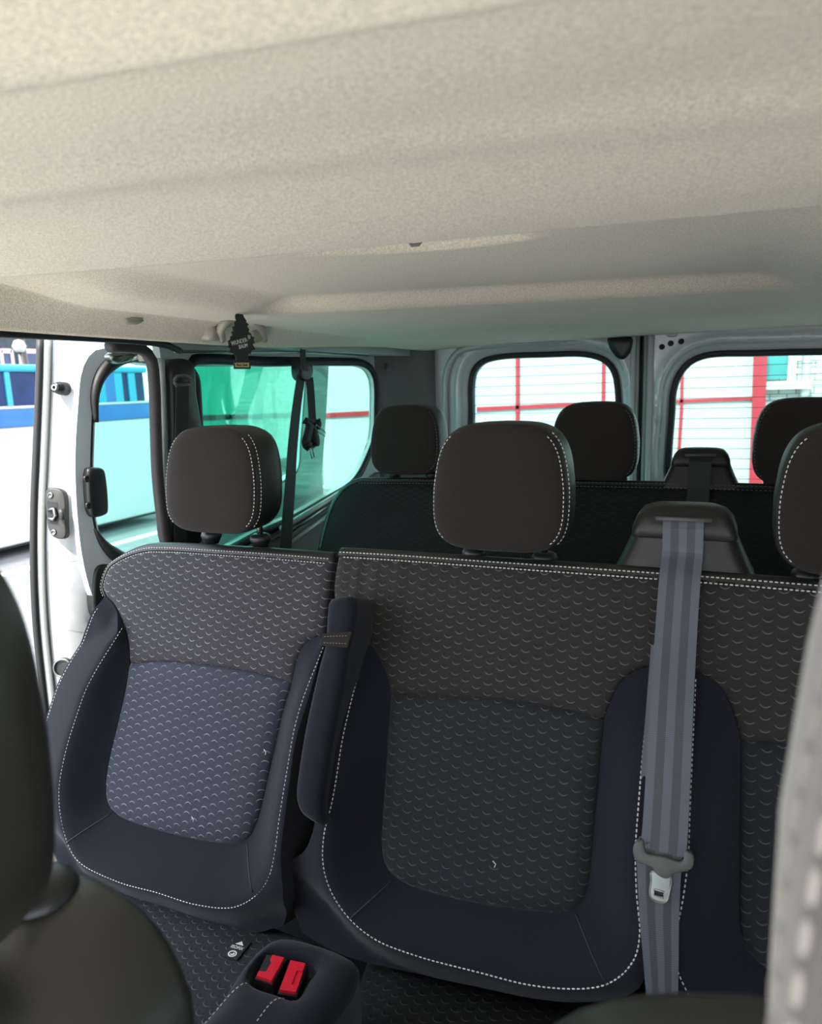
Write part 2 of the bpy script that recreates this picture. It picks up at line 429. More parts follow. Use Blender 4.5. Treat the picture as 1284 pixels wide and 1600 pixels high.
def webbing():
    m, t, b = nt('webbing')
    uv = N(t, 'ShaderNodeTexCoord'); sp = N(t, 'ShaderNodeSeparateXYZ'); t.links.new(uv.outputs['UV'], sp.inputs[0])
    # five lengthwise bands across the width (u in 0..1) and a fine crosswise weave (v in metres)
    tri = mth(t, 'PINGPONG', mth(t, 'MULTIPLY', sp.outputs[0], 5.0), 1.0)
    st = N(t, 'ShaderNodeMapRange', interpolation_type='SMOOTHSTEP'); t.links.new(mth(t, 'MODULO', mth(t, 'FLOOR', mth(t, 'MULTIPLY', sp.outputs[0], 4.999)), 2.0), st.inputs[0])
    wv = mth(t, 'MULTIPLY_ADD', mth(t, 'SINE', mth(t, 'MULTIPLY', sp.outputs[1], 2600.0)), .5, .5)
    mx = N(t, 'ShaderNodeMix', data_type='RGBA'); mx.inputs['A'].default_value = (.075, .086, .108, 1); mx.inputs['B'].default_value = (.036, .040, .049, 1)
    t.links.new(st.outputs[0], mx.inputs['Factor']); t.links.new(mx.outputs['Result'], b.inputs['Base Color'])
    b.inputs['Roughness'].default_value = .5; b.inputs['Sheen Weight'].default_value = .3
    bp = N(t, 'ShaderNodeBump'); bp.inputs['Strength'].default_value = .35; bp.inputs['Distance'].default_value = .0004
    t.links.new(wv, bp.inputs['Height']); t.links.new(bp.outputs['Normal'], b.inputs['Normal'])
webbing()
glass_mat('privacy_glass', (.66, .92, .85))
glass_mat('dark_privacy_glass', (.38, .43, .41))
glass_mat('door_glass', (.66, .92, .87))
glass_mat('rear_glass', (.78, .95, .92))
noise_mat('heater_line', (.16, .22, .22), rough=.6, scale=50, amt=.05, bump=0)
# outside
noise_mat('asphalt', (.14, .14, .143), rough=.9, scale=9, amt=.35, bump=.6, bscale=45, dist=.02)
noise_mat('kerb', (.5, .5, .5), rough=.9, scale=20, amt=.15, bump=.2)
noise_mat('white_wall', (.46, .465, .46), rough=.6, scale=3, amt=.03, bump=.05)
noise_mat('workshop_wall', (.30, .305, .30), rough=.6, scale=3, amt=.03, bump=.05)
noise_mat('red_paint', (.26, .005, .014), rough=.5, scale=8, amt=.08, bump=0)
noise_mat('blue_paint', (.020, .13, .36), rough=.35, scale=5, amt=.1, bump=0, coat=.5)
noise_mat('cyan_paint', (.020, .30, .42), rough=.35, scale=5, amt=.1, bump=0, coat=.5)
noise_mat('bus_glass', (.006, .025, .09), rough=.1, scale=5, amt=.5, bump=0)
noise_mat('green_paint', (.02, .37, .25), rough=.35, scale=3, amt=.06, bump=0, coat=.3)
noise_mat('pale_paint', (.70, .76, .68), rough=.45, scale=6, amt=.25, bump=0)
noise_mat('teal_paint', (.010, .17, .17), rough=.3, scale=7, amt=.5, bump=0, coat=.5)
noise_mat('cyan_panel', (.015, .34, .40), rough=.3, scale=6, amt=.35, bump=0)
noise_mat('dark_stripe', (.055, .035, .03), rough=.4, scale=12, amt=.3, bump=0)
noise_mat('window_frame_pink', (.6, .45, .47), rough=.5, scale=12, amt=.05, bump=0)
noise_mat('dark_wall', (.03, .04, .045), rough=.8, scale=5, amt=.5, bump=.2)
noise_mat('leaf', (.05, .12, .04), rough=.7, scale=12, amt=.6, bump=.2)
def brick():
    m, t, b = nt('grey_brick')
    tc = N(t, 'ShaderNodeTexCoord'); mp = N(t, 'ShaderNodeMapping'); mp.inputs['Rotation'].default_value = (math.pi / 2, 0, 0); t.links.new(tc.outputs['Object'], mp.inputs['Vector'])
    br = N(t, 'ShaderNodeTexBrick'); t.links.new(mp.outputs[0], br.inputs['Vector'])
    br.inputs['Scale'].default_value = 1; br.inputs['Brick Width'].default_value = .22; br.inputs['Row Height'].default_value = .09; br.inputs['Mortar Size'].default_value = .008
    br.inputs['Color1'].default_value = (.50, .50, .47, 1); br.inputs['Color2'].default_value = (.34, .35, .33, 1); br.inputs['Mortar'].default_value = (.10, .11, .11, 1)
    t.links.new(br.outputs['Color'], b.inputs['Base Color']); b.inputs['Roughness'].default_value = .9
brick()
# ---------------------------------------------------------------- headliner
XM = -.31                                     # centre line of the van
def railz(Y): return .112 + .030 * sstep(Y, 1.3, 2.2)
def ceil_z(X, Y):
    lip = .650 + .155 * (X + .47)
    sm = .305 + .164 * X
    near = .160 - .009 * np.clip((Y - sm + .2) / .2, 0, 1) ** 2 * (1 - sstep(Y, sm, sm + .022))
    rid = .391 + .201 * (X + .513)
    near = near - .0035 * np.exp(-((Y - rid) / .03) ** 2) + .006 * sstep(Y, .30, .5) - .018 * sstep(Y, .42, .66)
    rear = np.full_like(X, .186)
    yb = 1.284 + .297 * (X + .80)
    side = sstep(X, -.90, -.80) * (1 - sstep(X, .05, .16))
    rec = (1 - sstep(Y, yb - .055, yb)) * side
    rear = .166 + .030 * rec + .02 * (1 - sstep(Y, .72, .90)) * (1 - side)
    e = ((X + .41) / .18) ** 2 + ((Y - .895 - .30 * (X + .375)) / .068) ** 2
    rear = rear + .024 * np.sqrt(np.clip(1 - e, 0, 1))
    rear = rear - .016 * sstep(Y, 2.1, 2.46)
    k = sstep(Y, lip - .006, lip + .022)
    top = near * (1 - k) + rear * k
    top = top - .015 * np.clip((np.abs(X - XM) - .45) / .3, 0, 1) ** 2
    for sgn in (-1, 1):
        u = np.clip((sgn * (X - XM) - .675) / .05, 0, 1)
        top = top - (top - railz(Y)) * u ** 1.35
    return top
xs = np.concatenate([np.linspace(-1.035, -.93, 30), np.linspace(-.92, .30, 90), np.linspace(.31, .415, 30)])
ys = np.concatenate([np.linspace(-.5, .25, 16), np.linspace(.26, 1.0, 280), np.linspace(1.01, 1.75, 70), np.linspace(1.77, 2.47, 36)])
XX, YY = np.meshgrid(xs, ys); ZZ = ceil_z(XX, YY) + ZC
vs = np.stack([XX, YY, ZZ], -1).reshape(-1, 3); nx = len(xs)
fs = [(i * nx + j, (i + 1) * nx + j, (i + 1) * nx + j + 1, i * nx + j + 1) for i in range(len(ys) - 1) for j in range(nx - 1)]
me = bpy.data.meshes.new('ceiling'); me.from_pydata(vs.tolist(), [], fs)
ceiling = struct(link('ceiling', me, 'headliner'), 'beige fabric headliner over the whole cabin', 'ceiling')
so = ceiling.modifiers.new('thickness', 'SOLIDIFY'); so.thickness = .004; so.offset = 1
struct(box('roof', (-1.22, -.5, ZC + .235), (.62, 2.6, ZC + .26), 'silver_paint'), 'outer roof skin above the headliner', 'roof')
struct(box('floor', (-1.22, -.6, -.06), (.62, 2.56, 0), 'floor_mat'), 'dark floor of the van', 'floor')
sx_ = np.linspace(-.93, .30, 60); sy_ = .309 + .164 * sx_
struct(tube('seam_shade_line', [(x, y, z - .0003) for x, y, z in zip(sx_, sy_, ceil_z(sx_, sy_) + ZC)], .0024, 'seam_shade', seg=6), 'brown line painted in as the shade of the front headliner seam', 'trim')  # dark tube added for the shadow that lies along the seam
cz_ = float(ceil_z(np.array([-.37]), np.array([.84]))[0]) + ZC
q = onZ((648, 381), ZC + .172); tag(centre(tube('headliner_clip', [q + np.array([-.008, 0, .004]), q + np.array([-.004, 0, -.0012]), q + np.array([.004, .001, -.0012]), q + np.array([.009, .002, .004])], .0022, 'trim_plastic', None, seg=8)), 'tiny dark clip in the shallow dent of the headliner', 'clip')
# metal rail over the door opening and the side window
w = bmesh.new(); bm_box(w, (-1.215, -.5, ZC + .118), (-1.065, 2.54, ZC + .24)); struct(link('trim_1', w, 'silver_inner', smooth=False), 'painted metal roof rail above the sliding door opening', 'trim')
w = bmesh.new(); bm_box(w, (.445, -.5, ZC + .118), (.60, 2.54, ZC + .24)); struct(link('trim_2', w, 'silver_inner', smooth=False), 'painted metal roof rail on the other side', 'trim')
tr = tube('trim_3', crom([(-1.062, -.5, ZC + .106), (-1.062, .5, ZC + .106), (-1.062, 1.14, ZC + .107), (-1.075, 1.20, ZC + .097)], .05), .007, 'rubber'); struct(tr, 'black rubber seal along the top of the sliding door opening', 'trim')
tr = tube('trim_4', [onX(p, -1.075) for p in ((272, 549), (350, 550), (430, 550), (500, 552), (575, 556))], .0035, 'steel', seg=8); struct(tr, 'thin bright metal edge above the side window', 'trim')

# things fixed to the roof rail
gh = thing('grab_handle', 'beige plastic grab handle on the ceiling edge behind the tree air freshener', 'grab handle', tuple(onX((375, 530), -.955)), None)
XH = -.985
bm = bmesh.new(); bm_tube(bm, crom([onX((347, 529), XH - .02), onX((345, 514), XH), onX((353, 502), XH + .015), onX((372, 497), XH + .018), (onX((392, 499), XH + .015)), onX((406, 510), XH), onX((411, 531), XH - .02)], .008), .011, 10, sx=1.0, sy=.8)
link('handle', bm, 'handle_plastic', gh)
for p in ((346, 521), (409, 524)):
    q = np.array(crom([tuple(a) for a in pX([(p[0] - 8, p[1] - 12), (p[0] + 8, p[1] - 12), (p[0] + 9, p[1] + 8), (p[0] - 9, p[1] + 8)], XH)], .006, closed=True))
    pad('mounting_foot', q, puff(q, .012, .014, -.008), FX(XH - .012), 'handle_plastic', gh, spacing=.02, rings=(.003, .008), skirt=.018)
for pts, nm_, lb in (([(190, 476), (190, 492), (197, 503), (212, 507), (226, 503), (236, 490), (243, 477)], 'coat_hook', 'beige half round coat hook on the ceiling edge above the open sliding door'), ([(527, 512), (526, 522), (532, 528), (545, 527), (551, 520), (551, 511), (540, 508)], 'coat_hook', 'small round coat hook on the ceiling edge near the rear corner')):
    XK = -1.0
    q = crom([tuple(a) for a in pX(pts, XK)], .006, closed=True)
    e = thing(nm_, lb, 'coat hook', tuple(onX(pts[2], XK)), 'coat hooks')
    pad('hook_plate', q, puff(q, .008, .010, 0), FX(XK - .005), 'handle_plastic', e, spacing=.02, rings=(.002, .006), skirt=.04)
    c = q.mean(0); qi = c + (q - c) * .72
    pad('hook_tongue', qi, puff(qi, .006, .008, .006), FX(XK - .005), 'handle_plastic', e, spacing=.02, rings=(.002,), skirt=.012)

# ---------------------------------------------------------------- left wall: pillar, side window, lower lining
XW = -1.15
win = pX([(300, 575), (420, 573), (540, 572), (562, 573), (576, 580), (583, 596), (584, 640), (582, 680), (571, 712), (558, 738), (546, 752), (505, 777), (463, 801)], XW)
win = np.vstack([win, [(1.52, -.372), (1.36, -.385), (1.345, -.37)], [(1.335, -.1), (1.335, .05)]])
win = crom(list(win), .015, closed=True)
outerL = np.array([(1.215, .20), (2.56, .20), (2.56, -1.25), (1.215, -1.25), (1.19, -.7), (1.20, -.3), (1.225, .0)])
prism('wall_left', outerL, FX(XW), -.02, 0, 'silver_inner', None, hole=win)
struct(bpy.data.objects['wall_left'], 'left side of the cabin with the fixed side window', 'wall')
wall_in = prism('trim_5', np.array([(1.52, -.41), (2.0, -.355), (2.25, -.30), (2.30, -1.2), (1.3, -1.2), (1.3, -.43)]), FX(XW), 0, .02, 'trim_plastic'); struct(wall_in, 'lower lining of the left wall', 'trim')
w1 = struct(prism('window_1', win, FX(XW - .016), 0, .004, 'privacy_glass'), 'tinted fixed side window behind the sliding door', 'window')
def ring_seal(name, hole, width, X, h, mat, parent):
    c = crom(list(hole), .012, closed=True)
    if area2(c) < 0: c = c[::-1]
    tg = np.roll(c, -1, 0) - np.roll(c, 1, 0); tg /= np.linalg.norm(tg, axis=1)[:, None]
    o = c + np.stack([tg[:, 1], -tg[:, 0]], 1) * width
    bm = bmesh.new(); F = X; prof = ((0, -.004), (.12, h * .8), (.4, h), (.75, h * .75), (1, -.004))
    rg = [[bm.verts.new(F(a[0] + (b[0] - a[0]) * f, a[1] + (b[1] - a[1]) * f, k)) for f, k in prof] for a, b in zip(c, o)]
    n = len(rg)
    for i in range(n):
        for k in range(4): bm.faces.new((rg[i][k], rg[(i + 1) % n][k], rg[(i + 1) % n][k + 1], rg[i][k + 1]))
    bmesh.ops.recalc_face_normals(bm, faces=bm.faces)
    return link(name, bm, mat, parent)
ring_seal('window_seal', win, .030, FX(XW), .012, 'rubber', w1)
# sill rails under the window
for a, b, r_, m_ in (((548, 760), (440, 826), .009, 'silver_inner'), ((540, 772), (440, 838), .007, 'steel'), ((533, 790), (440, 858), .006, 'silver_inner')):
    o = tube('trim_6', [onX(a, XW + .028), onX(b, XW + .028)], r_, m_); struct(o, 'painted ledge under the side window', 'trim')
# the belt line lining catches the window light
# door opening seal on the pillar edge
tube('trim_7', crom([onX(p, -1.10) for p in ((170, 541), (200, 542), (222, 546), (236, 562), (241, 600), (243, 660), (246, 740), (252, 800), (262, 870), (280, 960), (300, 1080))], .02), .0125, 'seal_brown')
struct(bpy.data.objects['trim_7'], 'brown black rubber seal on the rear edge of the sliding door opening', 'trim')
tube('trim_8', crom([onX(p, -1.12) for p in ((251, 560), (254, 640), (255, 740), (259, 850), (270, 960))], .03), .008, 'silver_inner'); struct(bpy.data.objects['trim_8'], 'narrow painted strip beside the door seal', 'trim')
# rear corner pillar lining
bm = bmesh.new(); pr = [(-1.145, 2.28), (-1.13, 2.34), (-1.09, 2.40), (-1.03, 2.44), (-.985, 2.462)]
zz = [.17, .10, -.1, -.3, -.5, -1.2]
rg = [[bm.verts.new((x + .012 * min(0, z) * (-.3), y - (.05 * max(0, -z - .25)), ZC + z)) for x, y in pr] for z in zz]
for a, b in zip(rg, rg[1:]):
    for k in range(len(pr) - 1): bm.faces.new((a[k], b[k], b[k + 1], a[k + 1]))
bmesh.ops.recalc_face_normals(bm, faces=bm.faces)
o = link('trim_9', bm, 'trim_plastic'); s_ = o.modifiers.new('t', 'SOLIDIFY'); s_.thickness = .004; s_.offset = 0
struct(o, 'dark grey lining of the rear corner pillar', 'trim')
sc = onX((603, 573), -1.118)
tag(centre(lathe('trim_screw', [(0, .004), (.008, .0035), (.012, 0), (.012, -.004)], Matrix.Translation(sc) @ Matrix.Rotation(math.radians(35), 4, 'Z') @ Matrix.Rotation(math.pi / 2, 4, 'Y'), 'grey_plastic', None, 16)), 'small round trim clip at the top of the rear corner pillar', 'trim clip')

# ---------------------------------------------------------------- open sliding door outside the pillar
XD = -1.24
d1 = thing('door_1', 'silver sliding door slid open behind the left pillar', 'sliding door', (XD, 1.4, .1)); d1['kind'] = 'structure'
Ld = pX([(63, 525), (61, 600), (57, 700), (53, 800), (53, 900), (57, 980), (64, 1050), (75, 1140), (90, 1230)], XD - .06)
hole = pX([(232, 572), (190, 566), (168, 572), (152, 592), (143, 625), (139, 690), (138, 750), (141, 805), (150, 838), (170, 858), (205, 872)], XD)
hole = np.vstack([hole, [(1.35, -.40)], pX([(330, 812), (420, 758), (452, 740), (459, 728), (462, 690), (466, 640), (468, 585), (462, 574), (440, 572)], XD), [(1.4, .072)]])
out_d = np.vstack([crom(list(Ld), .03), [(Ld[-1][0], -1.12), (2.05, -1.12), pX([(503, 740)], XD)[0], pX([(510, 640)], XD)[0], pX([(514, 560)], XD)[0], (2.09, .13)]])
V, T, bl = triangulate(out_d, crom(list(hole), .02, closed=True), .05, (.006, .02, .04))
dl = dist_line(crom(list(Ld), .03), V)
hd_ = -.06 + .06 * np.clip(dl / .060, 0, 1)
sheet('panel', V, T, bl, hd_, FX(XD), 'silver_paint', d1, .012)
# stepped inner frame round the glass
fr_o = pX([(235, 548), (180, 546), (140, 548), (121, 575), (113, 640), (109, 720), (112, 800), (122, 880), (140, 940), (165, 975), (240, 985)], XD)
fr_o = np.vstack([fr_o, [(1.45, -.47), (1.80, -.40), (1.93, -.30), (1.945, -.1), (1.93, .09), (1.4, .105)]])
pad('inner_frame', crom(list(fr_o), .025, closed=True), lambda Q: .016 * np.ones(len(Q)), FX(XD), 'door_inner', d1, hole=crom(list(hole), .02, closed=True), spacing=.06, rings=(.004, .01), skirt=.014)
ring_seal('window_seal', hole, .016, FX(XD + .004), .014, 'rubber', d1)
prism('glass', hole, FX(XD - .012), 0, .004, 'door_glass', d1)
tube('edge_seal', [FX(XD)(p[0] + .002, p[1], -.062) for p in crom(list(Ld), .03)], .008, 'rubber', d1)
tube('edge_shade', [FX(XD)(p[0] + .013, p[1], -.046) for p in crom(list(Ld), .03)], .005, 'trim_plastic', d1)  # dark tube painted in as the shadow stripe beside the edge seal
# black arc at the upper corner of the door window
arc = crom([onX(p, XD + .02) for p in ((150, 660), (148, 620), (156, 590), (172, 570), (196, 558), (235, 556))], .012)
tube('upper_seal', arc, [.006 + .009 * min(1, i / (len(arc) * .5)) for i in range(len(arc))], 'rubber', d1)
low_ = crom([onX(p, XD + .018) for p in ((148, 826), (162, 850), (182, 868), (210, 880))], .012)
tube('lower_seal', low_, [.003 + .012 * min(1, i / (len(low_) * .5)) for i in range(len(low_))], 'rubber', d1)
# the forward return face of the door, a tilted plane between the edge and the inner frame
q0, q1, q2 = onX((63, 640), XD - .06), onX((112, 640), XD), onX((55, 900), XD - .06)
e1 = (q1 - q0) / np.linalg.norm(q1 - q0); e2 = q0 - q2; e2 = e2 - e1 * np.dot(e1, e2); e2 /= np.linalg.norm(e2); en = np.cross(e1, e2)

FRt = fr_plane(q0, e1, e2, en)
def onR(p, h=0): d = ray(p); o = q0 + en * h; return EYE + d * (np.dot(o - EYE, en) / np.dot(d, en))
def pR(pts): return np.array([(np.dot(onR(p) - q0, e1), np.dot(onR(p) - q0, e2)) for p in pts])
MRt = Matrix((Vector(e1), Vector(e2), Vector(en))).transposed().to_4x4()
def MR(p, h=0): M = MRt.copy(); M.translation = Vector(onR(p, h)); return M
c = onR((97, 607)); A = (Vector(en) * .8 + Vector((-.1, -.6, 0))).normalized(); u = A.orthogonal().normalized(); v = A.cross(u)
MB = Matrix((u, v, A)).transposed().to_4x4(); MB.translation = Vector(c)
b_ = lathe('buffer', [(.014, -.01), (.014, .006), (.0125, .012), (.0105, .014), (.0105, .020), (.009, .0215), (.006, .0215), (.006, .0225), (.0035, .0225), (.0035, .016), (0, .016)], MB, 'black_plastic', d1)
lathe('buffer_ring', [(.0062, .0216), (.0062, .0232), (.0040, .0232), (.0040, .0216)], MB, 'print_white', b_)
lp = crom([tuple(p) for p in pR([(74, 766), (79, 762), (98, 766), (103, 774), (105, 820), (105, 838), (100, 842), (84, 838), (78, 826), (74, 800)])], .006, closed=True)
lt = pad('latch_plate', lp, puff(lp, .003, .003, .004), FRt, 'latch_grey', d1, spacing=.02, rings=(.001, .003), skirt=.012)
prism('latch_mouth', pR([(76, 783), (93, 785), (94, 820), (79, 818)]), FRt, .003, .0075, 'rubber', lt)
tube('latch_hook', [onR(p, .011) for p in ((75, 797), (84, 795), (87, 806), (84, 812), (76, 810))], .004, 'dark_metal', lt)
tube('latch_bar', [onR(p, .011) for p in ((95, 796), (97, 802), (98, 812))], .006, 'latch_grey', lt)
for p in ((79, 774), (84, 832)):
    lathe('latch_screw', [(0, .002), (.003, .002), (.003, .003), (.006, .0025), (.007, 0)], MR(p, .0065), 'dark_metal', lt, 14)
MQ = MR((100, 1043))
lathe('grommet', [(.021, -.002), (.021, .006), (.0175, .008), (.0165, .004), (.0165, -.01)], MQ, 'dark_metal', d1); lathe('grommet_hole', [(0, .0022), (.0165, .0022)], MQ, 'rubber', d1)
# black stop block on the glass edge
sp_ = crom([tuple(p) for p in pX([(123, 733), (129, 730), (146, 732), (149, 738), (154, 795), (152, 802), (132, 807), (126, 800)], XD)], .006, closed=True)
sb_ = pad('stop_block', sp_, puff(sp_, .006, .006, .026), FX(XD), 'black_plastic', d1, spacing=.02, rings=(.002, .005), skirt=.022)
for p in ((136, 748), (139, 790)):
    q = onX(p, XD + .033); lathe('screw', [(0, .0), (.003, .0), (.004, .0022), (.007, .0018), (.008, -.001)], Matrix.Translation(q) @ Matrix.Rotation(math.pi / 2, 4, 'Y'), 'black_plastic', sb_, 14)
# inner pull recess and the drain hole
pl = crom([tuple(p) for p in pX([(137, 900), (141, 886), (150, 881), (168, 884), (180, 900), (180, 960), (160, 970), (140, 960)], XD)], .008, closed=True)
ip = pad('pull_recess', pl, puff(pl, .004, .006, .018), FX(XD), 'black_plastic', d1, spacing=.03, rings=(.002, .006), skirt=.018)
prism('recess_label', pX([(147, 912), (158, 909), (158, 918), (147, 921)], XD), FX(XD), .0222, .0226, 'handle_plastic', ip)
# top roller arm
XR_ = -1.17
br = crom([tuple(p) for p in pX([(171, 556), (176, 551), (185, 548), (189, 543), (197, 547), (206, 545), (212, 552), (206, 562), (196, 566), (184, 568), (174, 563)], XR_)], .005, closed=True)
ra = pad('roller_arm', br, puff(br, .008, .006, 0), FX(XR_), 'steel', d1, spacing=.02, rings=(.002,), skirt=.015)
tube('arm_lever', [onX((205, 560), XR_), onX((218, 556), XR_ + .015), onX((232, 556), XR_ + .02)], .006, 'dark_metal', ra)
lathe('roller', [(0, .02), (.0095, .02), (.0105, .016), (.0105, -.022), (.008, -.026), (0, -.026)], Matrix.Translation(onX((222, 545), XR_ + .03)), 'handle_plastic', ra, 16)

# ---------------------------------------------------------------- rear doors
YR = 2.5
def rear_door(name, label, x0, x1, hole, zt):
    e = thing(name, label, 'rear door', ((x0 + x1) / 2, YR, .05)); e['kind'] = 'structure'
    h = crom(list(hole), .02, closed=True)
    if area2(h) < 0: h = h[::-1]
    out = dense(np.array([(x0, -1.2), (x1, -1.2), (x1, zt), (x0, zt)]), .03)
    V, T, bl = triangulate(out, h, .03, (.004, .012, .020, .026, .034, .040, .046, .052, .058, .064, .072))
    d = dist_line(h, V, True)
    # pressed steel section round the glass: sunk flange, rounded lip, flat skin
    hh = -.020 + .012 * sstep(d, .018, .024) + .016 * sstep(d, .036, .044) + .010 * np.exp(-((d - .054) / .010) ** 2)
    sheet('panel', V, T, bl, hh, FYm(YR), 'silver_paint', e, .04)
    F = FYm(YR)
    c = h; tg = np.roll(c, -1, 0) - np.roll(c, 1, 0); tg /= np.linalg.norm(tg, axis=1)[:, None]; nm = np.stack([tg[:, 1], -tg[:, 0]], 1)
    bm = bmesh.new(); prof = ((-.004, -.03), (-.002, -.006), (.004, -.002), (.012, -.003), (.017, -.008), (.0175, -.03))
    rg = [[bm.verts.new(F(a[0] + b[0] * f, a[1] + b[1] * f, k)) for f, k in prof] for a, b in zip(c, nm)]
    for i in range(len(rg)):
        for k in range(len(prof) - 1): bm.faces.new((rg[i][k], rg[(i + 1) % len(rg)][k], rg[(i + 1) % len(rg)][k + 1], rg[i][k + 1]))
    bmesh.ops.recalc_face_normals(bm, faces=bm.faces); link('window_seal', bm, 'rubber', e)
    g = prism('glass', h, FYm(YR + .02), 0, .004, 'rear_glass', e)
    bm = bmesh.new(); z = h[:, 1].max() - .035
    while z > h[:, 1].min() + .03:
        xs_ = [a[0] + (b[0] - a[0]) * (z - a[1]) / (b[1] - a[1]) for a, b in zip(h, np.roll(h, -1, 0)) if (a[1] > z) != (b[1] > z)]
        bm_box(bm, (min(xs_) + .004, YR + .0145, ZC + z - .0008), (max(xs_) - .004, YR + .0155, ZC + z + .0008)); z -= .0335
    link('heater_lines', bm, 'heater_line', g, smooth=False)
    return e
hl = pY([(737, 640), (737, 600), (741, 580), (752, 568), (775, 561), (850, 557), (915, 557), (942, 566), (955, 582), (960, 605), (962, 660)], YR)
hl = np.vstack([hl, [(hl[-1][0] - .0, -.36), (hl[-1][0] - .03, -.42), (hl[0][0] + .03, -.42), (hl[0][0], -.36)]])
dL = rear_door('door_2', 'wide left rear door with a heated tinted window', -1.03, -.262, hl, .165)
hr = pY([(1053, 640), (1055, 612), (1064, 586), (1080, 568), (1105, 558), (1180, 555), (1284, 553)], YR)
hr = np.vstack([hr, [(.36, hr[-1][1] - .006), (.395, .02), (.40, -.3), (.37, -.42), (hr[0][0] + .03, -.42), (hr[0][0], -.36)]])
dR = rear_door('door_3', 'right rear door with a heated tinted window', -.228, .50, hr, .165)
# meeting edge of the doors
bm = bmesh.new(); bm_box(bm, (-.262, YR - .010, ZC - 1.2), (-.228, YR + .03, ZC + .165)); struct(link('trim_10', bm, 'rubber', smooth=False), 'black seal between the two rear doors', 'trim')
for x, r_, m_ in ((-.272, .010, 'silver_paint'), (-.257, .006, 'silver_inner'), (-.247, .0045, 'rubber'), (-.232, .006, 'silver_inner'), (-.216, .011, 'silver_paint')):
    struct(tube('trim_11', [(x, YR - .012, ZC - 1.2), (x, YR - .012, ZC + .16)], r_, m_), 'upright edge strip where the rear doors meet', 'trim')
# black latch cover and holes above the meeting edge
kc = crom([tuple(p) for p in pY([(951, 528), (989, 528), (989, 541), (983, 554), (974, 562), (966, 560), (957, 550), (952, 540)], YR)], .008, closed=True)
lc = tag(pad('latch_cover', kc, puff(kc, .006, .008, .020), FYm(YR), 'black_plastic', None, spacing=.02, rings=(.003,), skirt=.01), 'black shield shaped latch cover at the top of the left rear door', 'latch cover'); centre(lc)
for i, p in enumerate(((1034, 542), (1047.5, 536.5), (1064, 533.5))):
    q = onY(p, YR - .0105)
    tag(centre(lathe('hole_plug', [(0, .002), (.0085, .002), (.0095, 0), (.0095, -.004)], Matrix.Translation(q) @ Matrix.Rotation(math.pi / 2, 4, 'X'), 'rubber', None, 18)), ('lowest, left one', 'middle one', 'highest, right one')[i] + ' of three black plugs above the right rear window', 'plug', 'plugs on the rear door')
cp = crom([tuple(p) for p in pY([(1040, 519), (1059, 519), (1057, 526), (1042, 526)], YR - .01)], .006, closed=True)
centre(tag(pad('trim_clip', cp, puff(cp, .004, .004, .002), FYm(YR - .005), 'silver_inner', None, spacing=.03, rings=(.002,), skirt=.01), 'small metal clip under the headliner above the three plugs', 'trim clip'))
# header over the doors
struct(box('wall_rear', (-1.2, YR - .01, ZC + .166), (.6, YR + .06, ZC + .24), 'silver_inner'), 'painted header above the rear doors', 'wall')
struct(tube('trim_12', [(-1.0, YR - .02, ZC + .150), (-.3, YR - .02, ZC + .158), (.45, YR - .02, ZC + .158)], .008, 'silver_inner'), 'painted edge under the end of the headliner', 'trim')
# left edge of the door frame
struct(tube('trim_13', crom([(-.955, YR - .02, ZC - 1.0), (-.955, YR - .02, ZC - .05), (-.945, YR - .02, ZC + .06), (-.90, YR - .02, ZC + .125), (-.80, YR - .02, ZC + .145), (-.5, YR - .02, ZC + .152)], .03), .013, 'silver_inner'), 'rounded painted frame of the rear door opening', 'trim')

# ---------------------------------------------------------------- the side behind the camera's right, out of the picture
FXr = fr_plane((.56, 0, ZC), (0, 1, 0), (0, 0, 1), (1, 0, 0))
outR = np.array([(.1, .2), (2.56, .2), (2.56, -1.25), (.1, -1.25)])
hR1 = rrect(.75, -.15, .9, .42, .05); 
struct(prism('wall_right', np.array([(.1, .2), (1.3, .2), (1.3, -1.25), (.1, -1.25)]), FXr, 0, .06, 'silver_inner', None, hole=hR1), 'right side of the cabin beside the second row', 'wall')
struct(prism('wall_right_rear', np.array([(1.3, .2), (2.56, .2), (2.56, -1.25), (1.3, -1.25)]), FXr, 0, .06, 'silver_inner', None, hole=rrect(1.85, -.15, .85, .42, .05)), 'right side of the cabin beside the bench', 'wall')
struct(prism('window_2', hR1, FXr, .02, .024, 'dark_privacy_glass'), 'tinted side window on the right', 'window')
struct(prism('window_3', rrect(1.85, -.15, .85, .42, .05), FXr, .02, .024, 'dark_privacy_glass'), 'tinted rear side window on the right', 'window')
# ---------------------------------------------------------------- reclined backrest planes
TL = math.radians(21)
EU = np.array([0, math.sin(TL), math.cos(TL)]); EN = np.array([0, -math.cos(TL), math.sin(TL)])
def seat_frame(Y, z, lift=0.0):
    o = np.array([0, Y, ZC + z]) + EN * lift
    return lambda s, t, h: o + np.array([s, 0, 0]) + EU * t + EN * h
O2 = np.array([0, .955, ZC - .262]); F2 = seat_frame(.955, -.262)
O3 = np.array([0, 1.672, ZC - .2415]); F3 = seat_frame(1.672, -.2415)
def onS(p, h=0.0, O=O2):
    d = ray(p); o = O + EN * h; t = np.dot(o - EYE, EN) / np.dot(d, EN); q = EYE + d * t - O
    return (q[0], float(np.dot(q, EU)))
def S2(pts, h=0.0, step=.007):
    if not hasattr(h, '__len__'): h = [h] * len(pts)
    return crom([onS(p, k) for p, k in zip(pts, h)], step)

